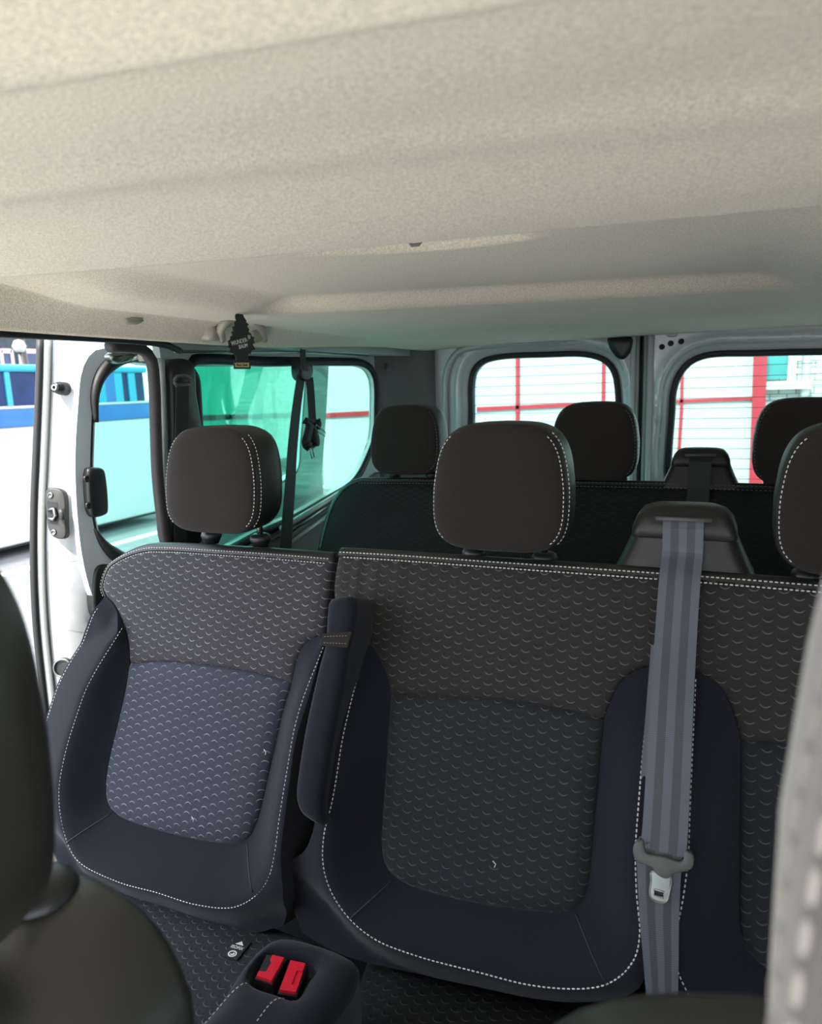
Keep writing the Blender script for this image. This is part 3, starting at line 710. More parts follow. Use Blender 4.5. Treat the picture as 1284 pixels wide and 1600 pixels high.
def roll_trim(name, curve, frame, r, back, mat, parent, drop=.02, flipn=1, start=-.001):
    """leatherette edging that rolls from a curve on the front of the backrest over to the back"""
    C = np.array(curve); tg = np.gradient(C, axis=0); tg /= np.linalg.norm(tg, axis=1)[:, None]
    nm = np.stack([-tg[:, 1], tg[:, 0]], 1) * flipn
    rs = np.interp(np.linspace(0, 1, len(C)), *r) if isinstance(r, tuple) else np.full(len(C), r)
    def profile(r):
        prof = [(start, .0015)]
        for a in (10, 25, 40, 55, 70, 85, 100): prof.append((r * math.sin(math.radians(a)), .0015 - r * (1 - math.cos(math.radians(a)))))
        return prof + [(r * .97, -back), (r * .75, -back - drop * .6), (0, -back - drop)]
    bm = bmesh.new(); rings = []
    for p, n, r_ in zip(C, nm, rs):
        prof = profile(r_); rings.append([bm.verts.new(frame(p[0] + n[0] * a, p[1] + n[1] * a, h)) for a, h in prof])
    for a, b in zip(rings, rings[1:]):
        for k in range(len(prof) - 1): bm.faces.new((a[k], b[k], b[k + 1], a[k + 1]))
    for rg in (rings[0], rings[-1]):
        try: bm.faces.new(rg)
        except ValueError: pass
    bmesh.ops.recalc_face_normals(bm, faces=bm.faces)
    return link(name, bm, mat, parent)
def offset(curve, d):
    C = np.array(curve); tg = np.gradient(C, axis=0); tg /= np.linalg.norm(tg, axis=1)[:, None]
    return C + np.stack([-tg[:, 1], tg[:, 0]], 1) * d
def stitch_rows(name, rows, mat, parent, **kw):
    for curve, n in rows:      # every seam line is a row of its own
        bm = bmesh.new(); bm_stitch(bm, curve, n, **kw); o = link(name, bm, mat, parent, smooth=False)
    return o

# ---------------------------------------------------------------- headrests
def headrest(parent, cx, cy, cz, k=1.0, front='headrest_cloth', side='leatherette', seat_z=None, a=.1, b=.0875, d=.05, st=('l', 'r', 'r2'), stk={}, lean=.12, tm='thread', post_drop=.016, post_dy=0, pw=.055):
    n = 72; ol = []
    for i in range(n):
        q = 2 * math.pi * i / n + math.pi / 2
        c, s = math.cos(q), math.sin(q); e = 2 / 4.8
        x = abs(c) ** e * math.copysign(1, c); z = abs(s) ** e * math.copysign(1, s)
        w = 1 - .075 * (z + .25) ** 2 - (.045 * z if z > 0 else 0)
        ol.append((x * a * w, z * b + .006 * (1 - x * x) * (1 if z > 0 else -.5)))
    prof = [(.30, -1.05, 0), (.60, -1.035, 0), (.80, -1.0, 0), (.90, -.95, 0), (.955, -.885, 0), (.975, -.835, 0), (.982, -.80, 1), (.990, -.775, 1), (1.0, -.66, 1), (1.005, -.45, 1), (1.0, .1, 1), (.985, .45, 1), (.94, .75, 1), (.83, .93, 1), (.5, 1.0, 1)]
    def P(x, z, y): return Vector((cx + x * k, cy + (y * d + lean * z) * k, cz + z * k))
    bm = bmesh.new(); rings = []
    for sc, y, _ in prof: rings.append([bm.verts.new(P(x * sc, z * sc, y)) for x, z in ol])
    c0 = bm.verts.new(P(0, 0, -1.055)); c1 = bm.verts.new(P(0, 0, 1.0))
    fs = []
    for j in range(n): fs.append((bm.faces.new((c0, rings[0][(j + 1) % n], rings[0][j])), 0)); fs.append((bm.faces.new((c1, rings[-1][j], rings[-1][(j + 1) % n])), 1))
    for i in range(len(prof) - 1):
        for j in range(n): fs.append((bm.faces.new((rings[i][j], rings[i][(j + 1) % n], rings[i + 1][(j + 1) % n], rings[i + 1][j])), prof[i + 1][2]))
    for f, mi in fs: f.material_index = mi
    bmesh.ops.recalc_face_normals(bm, faces=bm.faces)
    h = link('headrest', bm, [front, side], parent)
    rows = []
    ang = np.array([math.atan2(z, x) for x, z in ol]); rad = np.array([math.hypot(x, z) for x, z in ol]); so_ = np.argsort(ang); ang, rad = ang[so_], rad[so_]
    SCS = [p[0] for p in prof[:9]]; YS = [p[1] for p in prof[:9]]
    def row(sgn, sc, y, off):
        pts = [(x, z) for x, z in ol if x * sgn > a * .70 and -.93 * b < z < .93 * b]; pts.sort(key=lambda p: -p[1])
        c = [P(x * sc + sgn * off, z * sc, y) for x, z in pts]
        rows.append((crom(c, .004), (sgn * .55, -.83, 0)))
    def seam_row(sgn, x0):
        """an upright seam near the edge of the front face, following its surface"""
        c = []
        for z in np.linspace(.91, -.91, 30):
            x = sgn * a * (x0 - .03 * z - .085 * z ** 4); r0 = np.interp(math.atan2(z * b, x), ang, rad, period=2 * math.pi); q = math.hypot(x, z * b) / r0; f = min(1, .999 / q)
            c.append(P((x * f) + sgn * .0006, z * b * f, np.interp(min(q, .999), SCS, YS) - .012))
        rows.append((crom(c, .004), (sgn * .4, -.9, 0)))
    if 'l' in st: row(-1, .95, -.90, .0008)
    if 'l2' in st: row(-1, .998, -.70, .0008)
    if 'r' in st: row(1, .94, -.91, .0008)
    if 'r2' in st: row(1, 1.0, -.69, .0008)
    if 'l3' in st: row(-1, 1.003, -.36, .0008)
    if 'l4' in st: row(-1, .994, -.76, .0008)
    stitch_rows('stitching', rows, tm, h, **stk)
    for sx in (-pw, pw):
        x = cx + sx * k
        zb = (seat_z if seat_z is not None else cz - (b + .018) * k)
        yb = cy + lean * (-b) * k + post_dy
        tube('post', [(x, yb, cz - b * .6 * k), (x, yb, zb - .002)], .0055 * k, 'steel', h, seg=12)
        lathe('post_guide', [(0, .009), (.012, .0085), (.017, .006), (.019, .0015), (.0185, -.003), (.016, -.008), (.012, -post_drop)], Matrix.Translation((x, yb, zb)) @ Matrix.Scale(k, 4), 'black_plastic', h)
    return h

# ---------------------------------------------------------------- second row: the single seat beside the sliding door
S_TOP = [(163, 902), (170, 887), (184, 876), (205, 866), (228, 860), (262, 859), (330, 863), (420, 869), (518, 877)]
def tcrest(t, lo, hi, H): return H * sstep(-t, lo, hi)
ls = thing('single_rear_seat', 'single dark blue grey fabric seat standing beside the open sliding door', 'van seat', (-.79, .80, .30), 'second row passenger seats')
top = S2(S_TOP, 0)
seam = S2([(202, 1036), (266, 1034), (349, 1043), (410, 1054), (456, 1067)])
ins = S2([(456, 1067), (443, 1109), (427, 1179), (410, 1253), (401, 1285), (388, 1309), (365, 1318), (307, 1313), (225, 1292), (186, 1276), (168, 1256), (165, 1224), (171, 1183), (184, 1129), (196, 1076), (202, 1036)])
UL = S2([(157, 931), (171, 944), (184, 964), (198, 1000), (202, 1036)], [.012, .010, .006, .002, 0])
UR = S2([(456, 1067), (462, 1034), (474, 1006), (503, 988)], [0, .002, .004, .012])
rightup = S2([(503, 988), (509, 944), (515, 902), (518, 877)], [.006, .003, 0, 0])
leftup = S2([(163, 902), (158, 917), (157, 931)], [0, .003, .012])
upper = loop_of(top, rightup[::-1], UR[::-1], seam[::-1], UL[::-1], leftup[::-1])
OL = S2([(157, 931), (138, 964), (101, 1059), (76, 1133), (60, 1187), (50, 1250), (56, 1310), (80, 1355)], [.012, .018, .024, .026, .026, .024, .02, .012])
OB = S2([(80, 1355), (130, 1395), (215, 1422), (300, 1442), (390, 1458), (440, 1448)], [.01, .0, -.004, -.004, -.004, 0])
OR = S2([(440, 1448), (452, 1400), (455, 1330), (463, 1250), (474, 1170), (490, 1088), (503, 988)], [0, .016, .022, .026, .026, .024, .012])
bol = loop_of(OL, OB, OR, UR[::-1], ins, UL[::-1])
stc = S2([(182, 979), (155, 1039), (130, 1100), (105, 1170), (93, 1232), (91, 1282), (99, 1323), (114, 1348), (180, 1379), (241, 1395), (307, 1414), (365, 1418), (402, 1397), (423, 1368), (433, 1331), (439, 1274), (456, 1170), (472, 1084), (499, 993)], [.030, .04, .046, .050, .050, .048, .044, .042, .036, .034, .032, .034, .038, .040, .044, .048, .048, .044, .030])
def bolster_h(stitch, inner, H0, out_fall, bottom_t):
    poly = None
    def f(Q):
        ds = dist_line(stitch, Q); di = dist_line(inner, Q)
        inn = inside(np.vstack([stitch, stitch[:1]]), Q)
        t = Q[:, 1]
        H = tcrest(t, .10, .30, H0) + .004; H = H * (1 - .38 * sstep(-t, -bottom_t - .14, -bottom_t))
        q = ds / (ds + di + 1e-6)
        hin = H * (1 - (q * q * (3 - 2 * q)) * .35 - q * .65)
        fall = out_fall + (1.0 - out_fall) * sstep(-t, -bottom_t - .06, -bottom_t)
        hout = np.maximum(H - fall * ds - .5 * ds * ds, .002 + .012 * sstep(di, 0, .035) - .018 * sstep(-t, -bottom_t - .05, -bottom_t))
        h = np.where(inn, hin, hout)
        return h - .0022 * np.exp(-(ds / .0028) ** 2)
    return f
bh = bolster_h(stc, np.vstack([UL, ins[::-1], UR]), .050, .16, stc[:, 1].min())
pad('bolster', bol, bh, F2, 'bolster_cloth', ls, spacing=.011, skirt=.09)
hu = puff(upper, .008, .02, -.004); pad('upper_panel', upper, hu, F2, 'scallop_smile_lit', ls, spacing=.014, skirt=.06)
insl = loop_of(seam, ins)
hi_ = puff(insl, .013, .028, -.004); pad('lower_panel', insl, hi_, F2, 'scallop_frown', ls, spacing=.013, skirt=.05)
trim_curve = np.vstack([leftup[::-1], top[1:]])
roll_trim('top_trim', trim_curve, F2, ((0, .06, .16, .28, 1), (.003, .004, .010, .016, .017)), .045, 'leatherette', ls)
def lift(curve, hf, e=.0006):
    q = np.array(curve); h = hf(q) if callable(hf) else np.full(len(q), hf); return [F2(a[0], a[1], b + e) for a, b in zip(q, h)]
stitch_rows('stitching', [(lift(stc, bh, .0002), EN), (lift(offset(trim_curve, .0035), .0018), EN), (lift(offset(trim_curve, -.0045)[1:-1], hu, .0006), EN),
     (lift(offset(OL, .006)[3:-4], bh, .0004), EN + np.array([-.6, 0, 0]))], 'thread', ls)
# cross seams in the lower bolster corners
for a, b in (((172, 1270), (106, 1318)), ((384, 1318), (399, 1392))):
    tube('corner_seam', lift(S2([a, b], [.006, .03], .01), bh, .0002), .0011, 'webbing_dark', ls, seg=6)
headrest(ls, -.795, .975, ZC - .146, seat_z=ZC - .255, post_dy=.024)
# its cushion
cush = loop_of(crom([(-1.10, .79), (-.80, .80), (-.50, .79)], .02), crom([(-.50, .79), (-.485, .45), (-.50, .16)], .02), crom([(-.50, .16), (-.78, .12), (-1.09, .18)], .02), crom([(-1.09, .18), (-1.11, .5), (-1.10, .79)], .02))
pad('seat_cushion', cush, puff(cush, .05, .06, 0), FZ(ZC - .872), 'scallop_sky_tint', ls, spacing=.025, rings=(.004, .012, .025), skirt=.12)
# lower frame that carries it
box('hinge_cover', (-1.12, .765, ZC - 1.0), (-.985, .87, ZC - .67), 'black_plastic', ls, bev=.02, smooth=True)
fr = box('base', (-1.00, .25, 0), (-.56, .78, ZC - .995), 'black_plastic', ls, bev=.02)

# ---------------------------------------------------------------- second row: the double seat (middle and right places)
ds = thing('double_rear_seat', 'wide dark fabric double seat to the right of the folded armrest', 'van seat', (-.04, .80, .30), 'second row passenger seats')
XC = onS((1046, 1148), 0)[0]
mseam = S2([(610, 1084), (697, 1087), (800, 1094), (877, 1107), (944, 1123)])
mins = S2([(944, 1123), (939, 1174), (931, 1261), (923, 1344), (916, 1392), (903, 1416), (877, 1427), (825, 1424), (748, 1413), (671, 1395), (624, 1377), (601, 1352), (595, 1318), (597, 1277), (604, 1174), (610, 1084)])
mUL = S2([(556, 1000), (575, 1008), (589, 1025), (602, 1055), (610, 1084)], [.012, .010, .006, .002, 0])
mUR = S2([(944, 1123), (952, 1100), (969, 1066), (990, 1049), (1020, 1040)], [0, .002, .006, .010, .012])
mOL = S2([(556, 1000), (536, 1100), (516, 1200), (503, 1290), (490, 1322), (466, 1340), (455, 1362), (460, 1420), (473, 1457)], [.012, .022, .026, .022, .012, 0, -.004, -.006, -.006])
mOB = S2([(473, 1457), (530, 1490), (640, 1520), (760, 1543), (880, 1560), (960, 1560)], [-.006, -.004, -.002, 0, 0, .004])
mOR = S2([(960, 1560), (1000, 1535), (1014, 1480), (1012, 1400), (1010, 1330), (1014, 1200), (1018, 1100), (1020, 1040)], [.004, .012, .020, .024, .026, .026, .024, .012])
mst = S2([(561, 1002), (550, 1061), (538, 1148), (520, 1251), (507, 1303), (503, 1354), (512, 1395), (538, 1436), (579, 1470), (646, 1495), (748, 1521), (825, 1539), (892, 1546), (938, 1542), (969, 1526), (993, 1493), (1000, 1452), (995, 1395), (993, 1328), (998, 1251), (1005, 1148), (1013, 1051)], [.030, .040, .046, .050, .050, .048, .046, .042, .040, .036, .034, .032, .034, .036, .040, .042, .046, .048, .050, .050, .048, .030])
mbol = loop_of(mOL, mOB, mOR, mUR[::-1], mins, mUL[::-1])
mbh = bolster_h(mst, np.vstack([mUL, mins[::-1], mUR]), .050, .30, mst[:, 1].min())
V, T, bl = triangulate(mbol, None, .012)
H = mbh(V)
mir = lambda f: (lambda s, t, h: f(2 * XC - s, t, h))
minsl = loop_of(mseam, mins); mhi = puff(minsl, .013, .03, -.004)
V2, T2, bl2 = triangulate(minsl, None, .014); H2 = mhi(V2)
bmc = bmesh.new()
sheet('bolster', V, T, bl, H, F2, 'bolster_cloth', ds, .09); sheet('bolster', V, T, bl, H, mir(F2), 'bolster_cloth', ds, .09, flip=True)
sheet('lower_panel', V2, T2, bl2, H2, F2, 'scallop_sky_tint', ds, .05); sheet('lower_panel', V2, T2, bl2, H2, mir(F2), 'scallop_sky_tint', ds, .05, flip=True)
D_TOP = [(529, 866), (600, 870), (700, 877), (800, 884), (900, 891), (1028, 900), (1160, 910), (1284, 920)]
dt = [onS(p) for p in D_TOP]; sl = dt[0][0]; sr = 2 * XC - sl
dtop = crom(dt + [(sr, dt[-1][1] + .001)], .008)
ml = S2([(529, 866), (524, 892), (521, 925), (528, 965), (545, 990), (556, 1000)], [0, 0, 0, .002, .006, .012])
mr = np.array([(2 * XC - p[0], p[1]) for p in ml])
mirc = lambda C: np.array([(2 * XC - p[0], p[1]) for p in C])
mid = crom([mUR[-1], (XC, mUR[-1][1] - .004), mirc(mUR)[-1]], .008)
dup = loop_of(dtop, mr[1:], mirc(mUL)[:], mirc(mseam), mirc(mUR), mid[::-1], mUR[::-1], mseam[::-1], mUL[::-1], ml[::-1])
dhu0 = puff(dup, .008, .02, -.004)
def dhu(Q):   # puckered cloth at the top left corner of the panel
    h = dhu0(Q); s = Q[:, 0] - sl; t = Q[:, 1]
    a = sstep(s, .0, .03) * (1 - sstep(s, .10, .27)) * (1 - sstep(-t, .03, .15))
    w = np.sin(s * 310 + 2.4 * np.sin(s * 47) + t * 9) * .55 + np.sin(s * 171 + 1 + t * 4) * .45
    return h + .0021 * a * w
pad('upper_panel', dup, dhu, F2, 'scallop_smile', ds, spacing=.009, skirt=.06)
roll_trim('top_trim', dtop, F2, .013, .045, 'leatherette', ds)
stitch_rows('stitching', [(lift(mst, mbh, .0002), EN), (lift(offset(dtop, .0035), .0018), EN), (lift(offset(dtop, -.0045)[1:-1], dhu, .0006), EN)], 'thread', ds, length=.004, gap=.0022, r=.0009)
stitch_rows('stitching', [([mir(F2)(q[0], q[1], h + .0002) for q, h in zip(mst, mbh(mst))], EN)], 'thread', ds)
for a, b in (((612, 1376), (545, 1438)), ((898, 1428), (948, 1535))):
    tube('corner_seam', lift(S2([a, b], [.006, .03], .01), mbh, .0002), .0011, 'webbing_dark', ds, seg=6)
headrest(ds, -.283, .975, ZC - .145, k=1.0, seat_z=ZC - .255, post_dy=.024)
headrest(ds, .168, .975, ZC - .149, k=1.0, seat_z=ZC - .255, post_dy=.024)
cush = loop_of(crom([(-.46, .82), (0, .84), (.49, .82)], .03), crom([(.49, .82), (.50, .45), (.49, .16)], .03), crom([(.49, .16), (0, .12), (-.40, .16)], .03), crom([(-.40, .16), (-.40, .45), (-.46, .82)], .03))
pad('seat_cushion', cush, puff(cush, .05, .09, 0), FZ(ZC - .865), 'scallop_dark', ds, spacing=.028, rings=(.004, .012, .025), skirt=.12)
box('base', (-.34, .25, 0), (.42, .78, ZC - .975), 'black_plastic', ds, bev=.02)

# belt guide on the double seat: a moulded hump with a slotted cap
def belt_guide(parent, x, y, z, k=1.0, dz=0):
    g0 = np.array([x, y, z])
    def ring(w, zz, yf, yb, r):
        rr = rrect(0, (yf + yb) / 2, w, yb - yf, min(r, (yb - yf) * .45), 5); return [g0 + np.array([p[0], p[1], zz]) * k for p in rr]
    def loft(name, rings, mat, par, caps=True):
        bm = bmesh.new(); vr = [[bm.verts.new(p) for p in r] for r in rings]; n = len(vr[0])
        for a, b in zip(vr, vr[1:]):
            for i in range(n): bm.faces.new((a[i], a[(i + 1) % n], b[(i + 1) % n], b[i]))
        if caps: bm.faces.new(vr[0][::-1]); bm.faces.new(vr[-1])
        bmesh.ops.recalc_face_normals(bm, faces=bm.faces); return link(name, bm, mat, par)
    b = loft('belt_guide', [ring(.196, -.012, -.006, .085, .02), ring(.190, .0, -.003, .085, .02), ring(.178, .012, .0, .084, .022), ring(.162, .030, .005, .082, .024), ring(.146, .050, .010, .078, .024), ring(.140, .058, .012, .076, .022)], 'leatherette', parent)
    # cap: front face with an open slot, built as a block with a recess
    cap = [ring(.138, .052, .004, .078, .012), ring(.142, .054, .001, .08, .014), ring(.140, .066, .002, .08, .016), ring(.130, .080, .006, .079, .018), ring(.112, .091, .012, .075, .02), ring(.088, .096, .02, .068, .02), ring(.05, .0975, .03, .06, .014)]
    c = loft('cap', cap, 'leatherette', b)
    def fr(s, t, h): return g0 + np.array([s, .0125 - .10 * (t - .083) * -1 - h, t]) * k
    # the slot: dark recess with a bright bar above the belt
    sl_ = rrect(0, .0795, .088, .0105, .005, 5)
    prism('slot', sl_, lambda s, t, h: g0 + np.array([s, .006 + (t - .08) * .5 - h, t]) * k, .0, .0035, 'rubber', b)
    tube('roller_bar', [g0 + np.array([-.037, .001, .0815]) * k, g0 + np.array([.037, .001, .0815]) * k], .0034 * k, 'grey_plastic', b, seg=10)
    return b
belt_guide(ds, -.037, .968, ZC - .262, .95)

# folded up armrest between the seats
af = S2([(512, 936), (530, 931), (549, 933), (552, 945), (548, 987), (541, 1012), (532, 1072), (518, 1141), (507, 1210), (500, 1262), (503, 1292), (482, 1284), (466, 1270), (459, 1246), (462, 1210), (474, 1136), (493, 1050), (504, 1008), (506, 990)], .075, .006)[:-1]
af = np.array(crom(list(af), .007, closed=True))
ar = thing('folded_armrest', 'narrow padded fabric armrest folded upright in the gap between the seats', 'armrest', tuple(F2(af[:, 0].mean(), af[:, 1].min(), .03)))
pad('arm_pad', af, puff(af, .012, .012, .063), F2, 'bolster_cloth', ar, spacing=.010, skirt=.085)
band = S2([(505, 991), (547, 988), (542, 1010), (504, 1008)], .076, .006)
bq = np.array([onS(p, .076) for p in ((503, 990), (549, 987), (542, 1012), (502, 1009))])
pad('end_band', bq, lambda Q: np.full(len(Q), .0768), F2, 'headrest_cloth', ar, spacing=.008, rings=(.001,), skirt=.004)
rows = []
for f in (.25, .75):
    a = bq[0] + (bq[3] - bq[0]) * f; b = bq[1] + (bq[2] - bq[1]) * f
    rows.append(([F2(*(a + (b - a) * q), .0771) for q in (0.05, .5, .95)], EN))
stitch_rows('stitching', rows, 'thread_dark', ar, length=.003, gap=.002, r=.0006)

# ---------------------------------------------------------------- buckle console between the two cushions
zk = ZC - .722
kout = crom([tuple(q) for q in pZ([(345, 1552), (388, 1490), (424, 1460), (447, 1456), (482, 1463), (532, 1480), (560, 1500), (552, 1535), (505, 1600), (440, 1690), (250, 1690)], zk)], .012, closed=True)
con = thing('buckle_console', 'padded fabric block with two seat belt buckles between the seat cushions', 'seat console', (float(kout[:, 0].mean()), float(kout[:, 1].mean()), 0))
well = pZ([(388, 1527), (415, 1488), (437, 1487), (494, 1505), (480, 1530), (462, 1556), (437, 1550)], zk)
well = crom(list(well), .006, closed=True)
def kh(Q):
    d = np.minimum(dist_line(kout, Q, True), dist_line(well, Q, True) * 1.6 + .004); x = np.clip(d / .03, 0, 1); return .02 * np.sqrt(np.clip(1 - (1 - x) ** 2, 0, 1)) - .018
pad('console_cover', kout, kh, FZ(zk), 'bolster_cloth', con, hole=well, spacing=.014, skirt=.16, hole_skirt=.02)
prism('buckle_well', well, FZ(zk - .03), 0, .01, 'rubber', con)
rows = []
for a in ([(388, 1532), (360, 1550), (330, 1580), (306, 1604)], [(446, 1553), (425, 1568), (400, 1600)]):
    q = crom([tuple(p) for p in pZ(a, zk)], .006); rows.append(([(p[0], p[1], zk + h + .0004) for p, h in zip(q, kh(q))], (0, 0, 1)))
stitch_rows('stitching', rows, 'thread', con, r=.0007)
for px, lab, notch in ((((418, 1491), (444, 1497), (424, 1533), (401, 1525)), 'red buckle release button, left one of the pair in the console', 1), (((454, 1501), (477, 1506), (462, 1551), (437, 1547)), 'red buckle release button, right one of the pair in the console', -1)):
    q = pZ(px, zk); tl, tr, br, bl_ = q
    bk = thing('seat_belt_buckle', lab.replace('red buckle release button', 'seat belt buckle with a red button'), 'seat belt buckle', (float(q[:, 0].mean()), float(q[:, 1].mean()), zk - .05), 'buckles in the console')
    def at(u, v): return (tl * (1 - u) + tr * u) * (1 - v) + (bl_ * (1 - u) + br * u) * v
    body = np.array([at(*p) for p in ((-.10, -.06), (1.1, -.06), (1.1, 1.06), (-.1, 1.06))])
    prism('housing', body, FZ(zk), -.05, -.003, 'black_plastic', bk)
    if notch == 1: sh = ((.30, 0), (1, 0), (1, 1), (0, 1), (0, .80), (.42, .74), (.48, .25), (.30, .2))
    else: sh = ((0, 0), (1, 0), (1, .28), (.62, .30), (.58, .78), (1, .82), (1, 1), (0, 1))
    bt = prism('release_button', np.array([at(*p) for p in sh]), FZ(zk), -.02, .001, 'red_button', bk)
    bt['label'] = 'red release button'
    sl2 = ((0, 0), (.3, 0), (.3, .2), (.48, .25), (.42, .74), (0, .8)) if notch == 1 else ((1, .28), (.62, .30), (.58, .78), (1, .82))
    prism('button_recess', np.array([at(*p) for p in sl2]), FZ(zk), -.02, -.0005, 'red_button', bk) if notch == -1 else None

# ISOFIX tag
zt = ZC - .8205
q = pZ(((346, 1494), (370, 1501), (392, 1473), (368, 1467)), zt)
tg = thing('isofix_tag', 'small black fabric tag printed in white, sewn to the seat cushion left of the buckles', 'label tag', (float(q[:, 0].mean()), float(q[:, 1].mean()), zt), None)
o = np.array([*q[0], zt]); ex = np.array([*(q[1] - q[0]), 0]); ey = np.array([*(q[3] - q[0]), 0]); wx = np.linalg.norm(ex); wy = np.linalg.norm(ey)
prism('tag_cloth', q, FZ(zt), -.002, .001, 'paper_black', tg)
MT = Matrix(((*(ex / wx),), (*(ey / wy),), (0, 0, 1))).transposed().to_4x4(); MT.translation = Vector(o + ex * .5 + ey * .57 + np.array([0, 0, .0013]))
t1 = text_mesh('ISOFIX', wx * .27, MT, 'print_white', 'lettering', tg)
sy = lambda u, v: tuple(q[0] + (q[1] - q[0]) * u + (q[3] - q[0]) * v)
prism('arrow_symbol', [sy(.25, .74), sy(.75, .74), sy(.5, .93)], FZ(zt + .001), 0, .0004, 'print_white', tg)
cir = [sy(.5 + .26 * math.cos(a), .23 + .165 * math.sin(a)) for a in np.linspace(0, 2 * math.pi, 24, endpoint=False)]
cin = [sy(.5 + .19 * math.cos(a), .23 + .115 * math.sin(a)) for a in np.linspace(0, 2 * math.pi, 24, endpoint=False)]
prism('child_symbol', cir, FZ(zt + .001), 0, .0004, 'print_white', tg, hole=np.array(cin))
prism('child_symbol', [sy(.36, .22), sy(.44, .15), sy(.58, .16), sy(.64, .25), sy(.56, .30), sy(.48, .20)], FZ(zt + .001), 0, .0004, 'print_white', tg)

# ---------------------------------------------------------------- third row bench
b3 = thing('rear_bench_seat', 'three place dark fabric bench seat in front of the rear doors', 'van seat', (-.31, 1.55, .30))
def S3(pts, h=0.0, step=.01): return crom([onS(p, h, O3) for p in pts], step)
r_top = [onS(p, 0, O3) for p in ((560, 752), (640, 752.5), (760, 754), (930, 757), (1100, 760.5), (1244, 765))]
XR = -.318
r_l = S3([(500, 860), (508, 825), (520, 790), (534, 768), (548, 757), (562, 752)])
rtop = crom(r_top + [(2 * XR - r_l[-1][0], r_top[-1][1])], .012)
r_r = np.array([(2 * XR - p[0], p[1]) for p in r_l[::-1]])
low = crom([r_r[-1], (.42, -.55), (XR, -.58), (2 * XR - .42, -.55), r_l[0]], .03)
out3 = loop_of(r_l, rtop, r_r, low)
pad('upper_panel', out3, puff(out3, .012, .04, -.004), F3, 'scallop_dark', b3, spacing=.03, skirt=.09)
tr3 = np.vstack([r_l, rtop[1:], r_r[1:]])
roll_trim('top_trim', tr3, F3, .014, .05, 'leatherette', b3)
rows = [([F3(p[0], p[1], .0025) for p in offset(rtop, .004)], EN), ([F3(p[0], p[1], .006) for p in offset(rtop, -.006)], EN)]
stitch_rows('stitching', rows, 'thread_dark', b3, length=.006, gap=.003, r=.0009)
for x, z in ((-.752, -.135), (-.266, -.139), (.170, -.140)): headrest(b3, x, 1.69, ZC + z, seat_z=ZC - .230, post_dy=.02, stk=dict(length=.005, gap=.003, r=.0007), tm='thread_dark', k=1.0)
belt_guide(b3, -.033, 1.672, ZC - .242, .88)
cush = loop_of(crom([(-.95, 1.52), (-.3, 1.54), (.35, 1.52)], .05), crom([(.35, 1.52), (.35, 1.02)], .05), crom([(.35, 1.02), (-.95, 1.02)], .05), crom([(-.95, 1.02), (-.95, 1.52)], .05))
pad('seat_cushion', cush, puff(cush, .05, .09, 0), FZ(ZC - .82), 'scallop_dark', b3, spacing=.05, rings=(.01, .03), skirt=.12)
box('base', (-.9, 1.08, 0), (.3, 1.5, ZC - .935), 'black_plastic', b3, bev=.02)
# ---------------------------------------------------------------- the two front seats
def front_seat(name, label, pts, Yr, Yf, lo=-.72):
    """backrest lofted from its outline (X, z rel. to eye); the front is sheared forward as it goes down"""
    e = thing(name, label, 'van seat', (float(np.mean([p[0] for p in pts])), Yf - .1, .1))
    ol = crom(pts, .015, closed=True); zt_ = ol[:, 1].max(); c = np.array([ol[:, 0].mean(), ol[:, 1].mean()])
    w = (ol[:, 0].max() - ol[:, 0].min()) / 2; hh = (ol[:, 1].max() - ol[:, 1].min()) / 2
    if area2(ol) < 0: ol = ol[::-1]
    tg = np.roll(ol, -1, 0) - np.roll(ol, 1, 0); tg /= np.linalg.norm(tg, axis=1)[:, None]; nm = np.stack([-tg[:, 1], tg[:, 0]], 1)
    r = .07; prof = []
    for a in np.linspace(90, 0, 10): prof.append((r * (1 - math.cos(math.radians(a))), Yf + r * (1 - math.sin(math.radians(a)))))
    for a in np.linspace(0, 90, 8)[1:]: prof.append((.025 * (1 - math.cos(math.radians(a))), Yr - .025 * (1 - math.sin(math.radians(a)))))
    bm = bmesh.new(); rings = []
    for ins_, y in prof:
        rings.append([bm.verts.new((p[0], y + .30 * (p[1] - zt_) , ZC + p[1])) for p in ol + nm * ins_])
    n = len(ol)
    for a, b in zip(rings, rings[1:]):
        for i in range(n): bm.faces.new((a[i], a[(i + 1) % n], b[(i + 1) % n], b[i]))
    bm.faces.new(rings[0]); bm.faces.new(rings[-1])
    bmesh.ops.recalc_face_normals(bm, faces=bm.faces)
    link('backrest', bm, 'seat_leather', e)
    return e
def rim(pxs, Yr, zt_, sh=.30):
    """where the rays through the photographed rim meet the (sheared) rear edge of the backrest"""
    out = []
    for p in pxs:
        d = ray(p); a, b = d[0] / d[1], d[2] / d[1]; Y = (Yr - .012 - sh * zt_) / (1 - sh * b); out.append((a * Y, b * Y))
    return out
rl = rim([(72, 1337), (135, 1355), (180, 1377), (225, 1413), (261, 1458), (288, 1508), (312, 1582)], .285, -.30)
fl = front_seat('front_passenger_seat', 'dark leatherette front seat with rounded shoulder in the bottom left corner', [(-.80, -.33), (-.72, -.306), (-.55, -.300)] + [(rl[0][0] - .06, -.300)] + rl + [(-.262, -.42), (-.258, -.55), (-.28, -.75), (-.55, -.78), (-.80, -.75), (-.84, -.6), (-.83, -.4)], .285, .13)
headrest(fl, -.412, .165, ZC - .164, k=1.25, front='seat_leather', side='seat_leather', seat_z=ZC - .300, st=('l', 'r2'), stk=dict(length=.005, gap=.003), lean=.04, tm='thread_dark', post_dy=.086, pw=.033)
box('seat_cushion', (-.82, -.30, ZC - .86), (-.28, .06, ZC - .74), 'seat_leather', fl, bev=.04, smooth=True)
box('base', (-.76, -.25, 0), (-.34, .02, ZC - .86), 'black_plastic', fl, bev=.02)
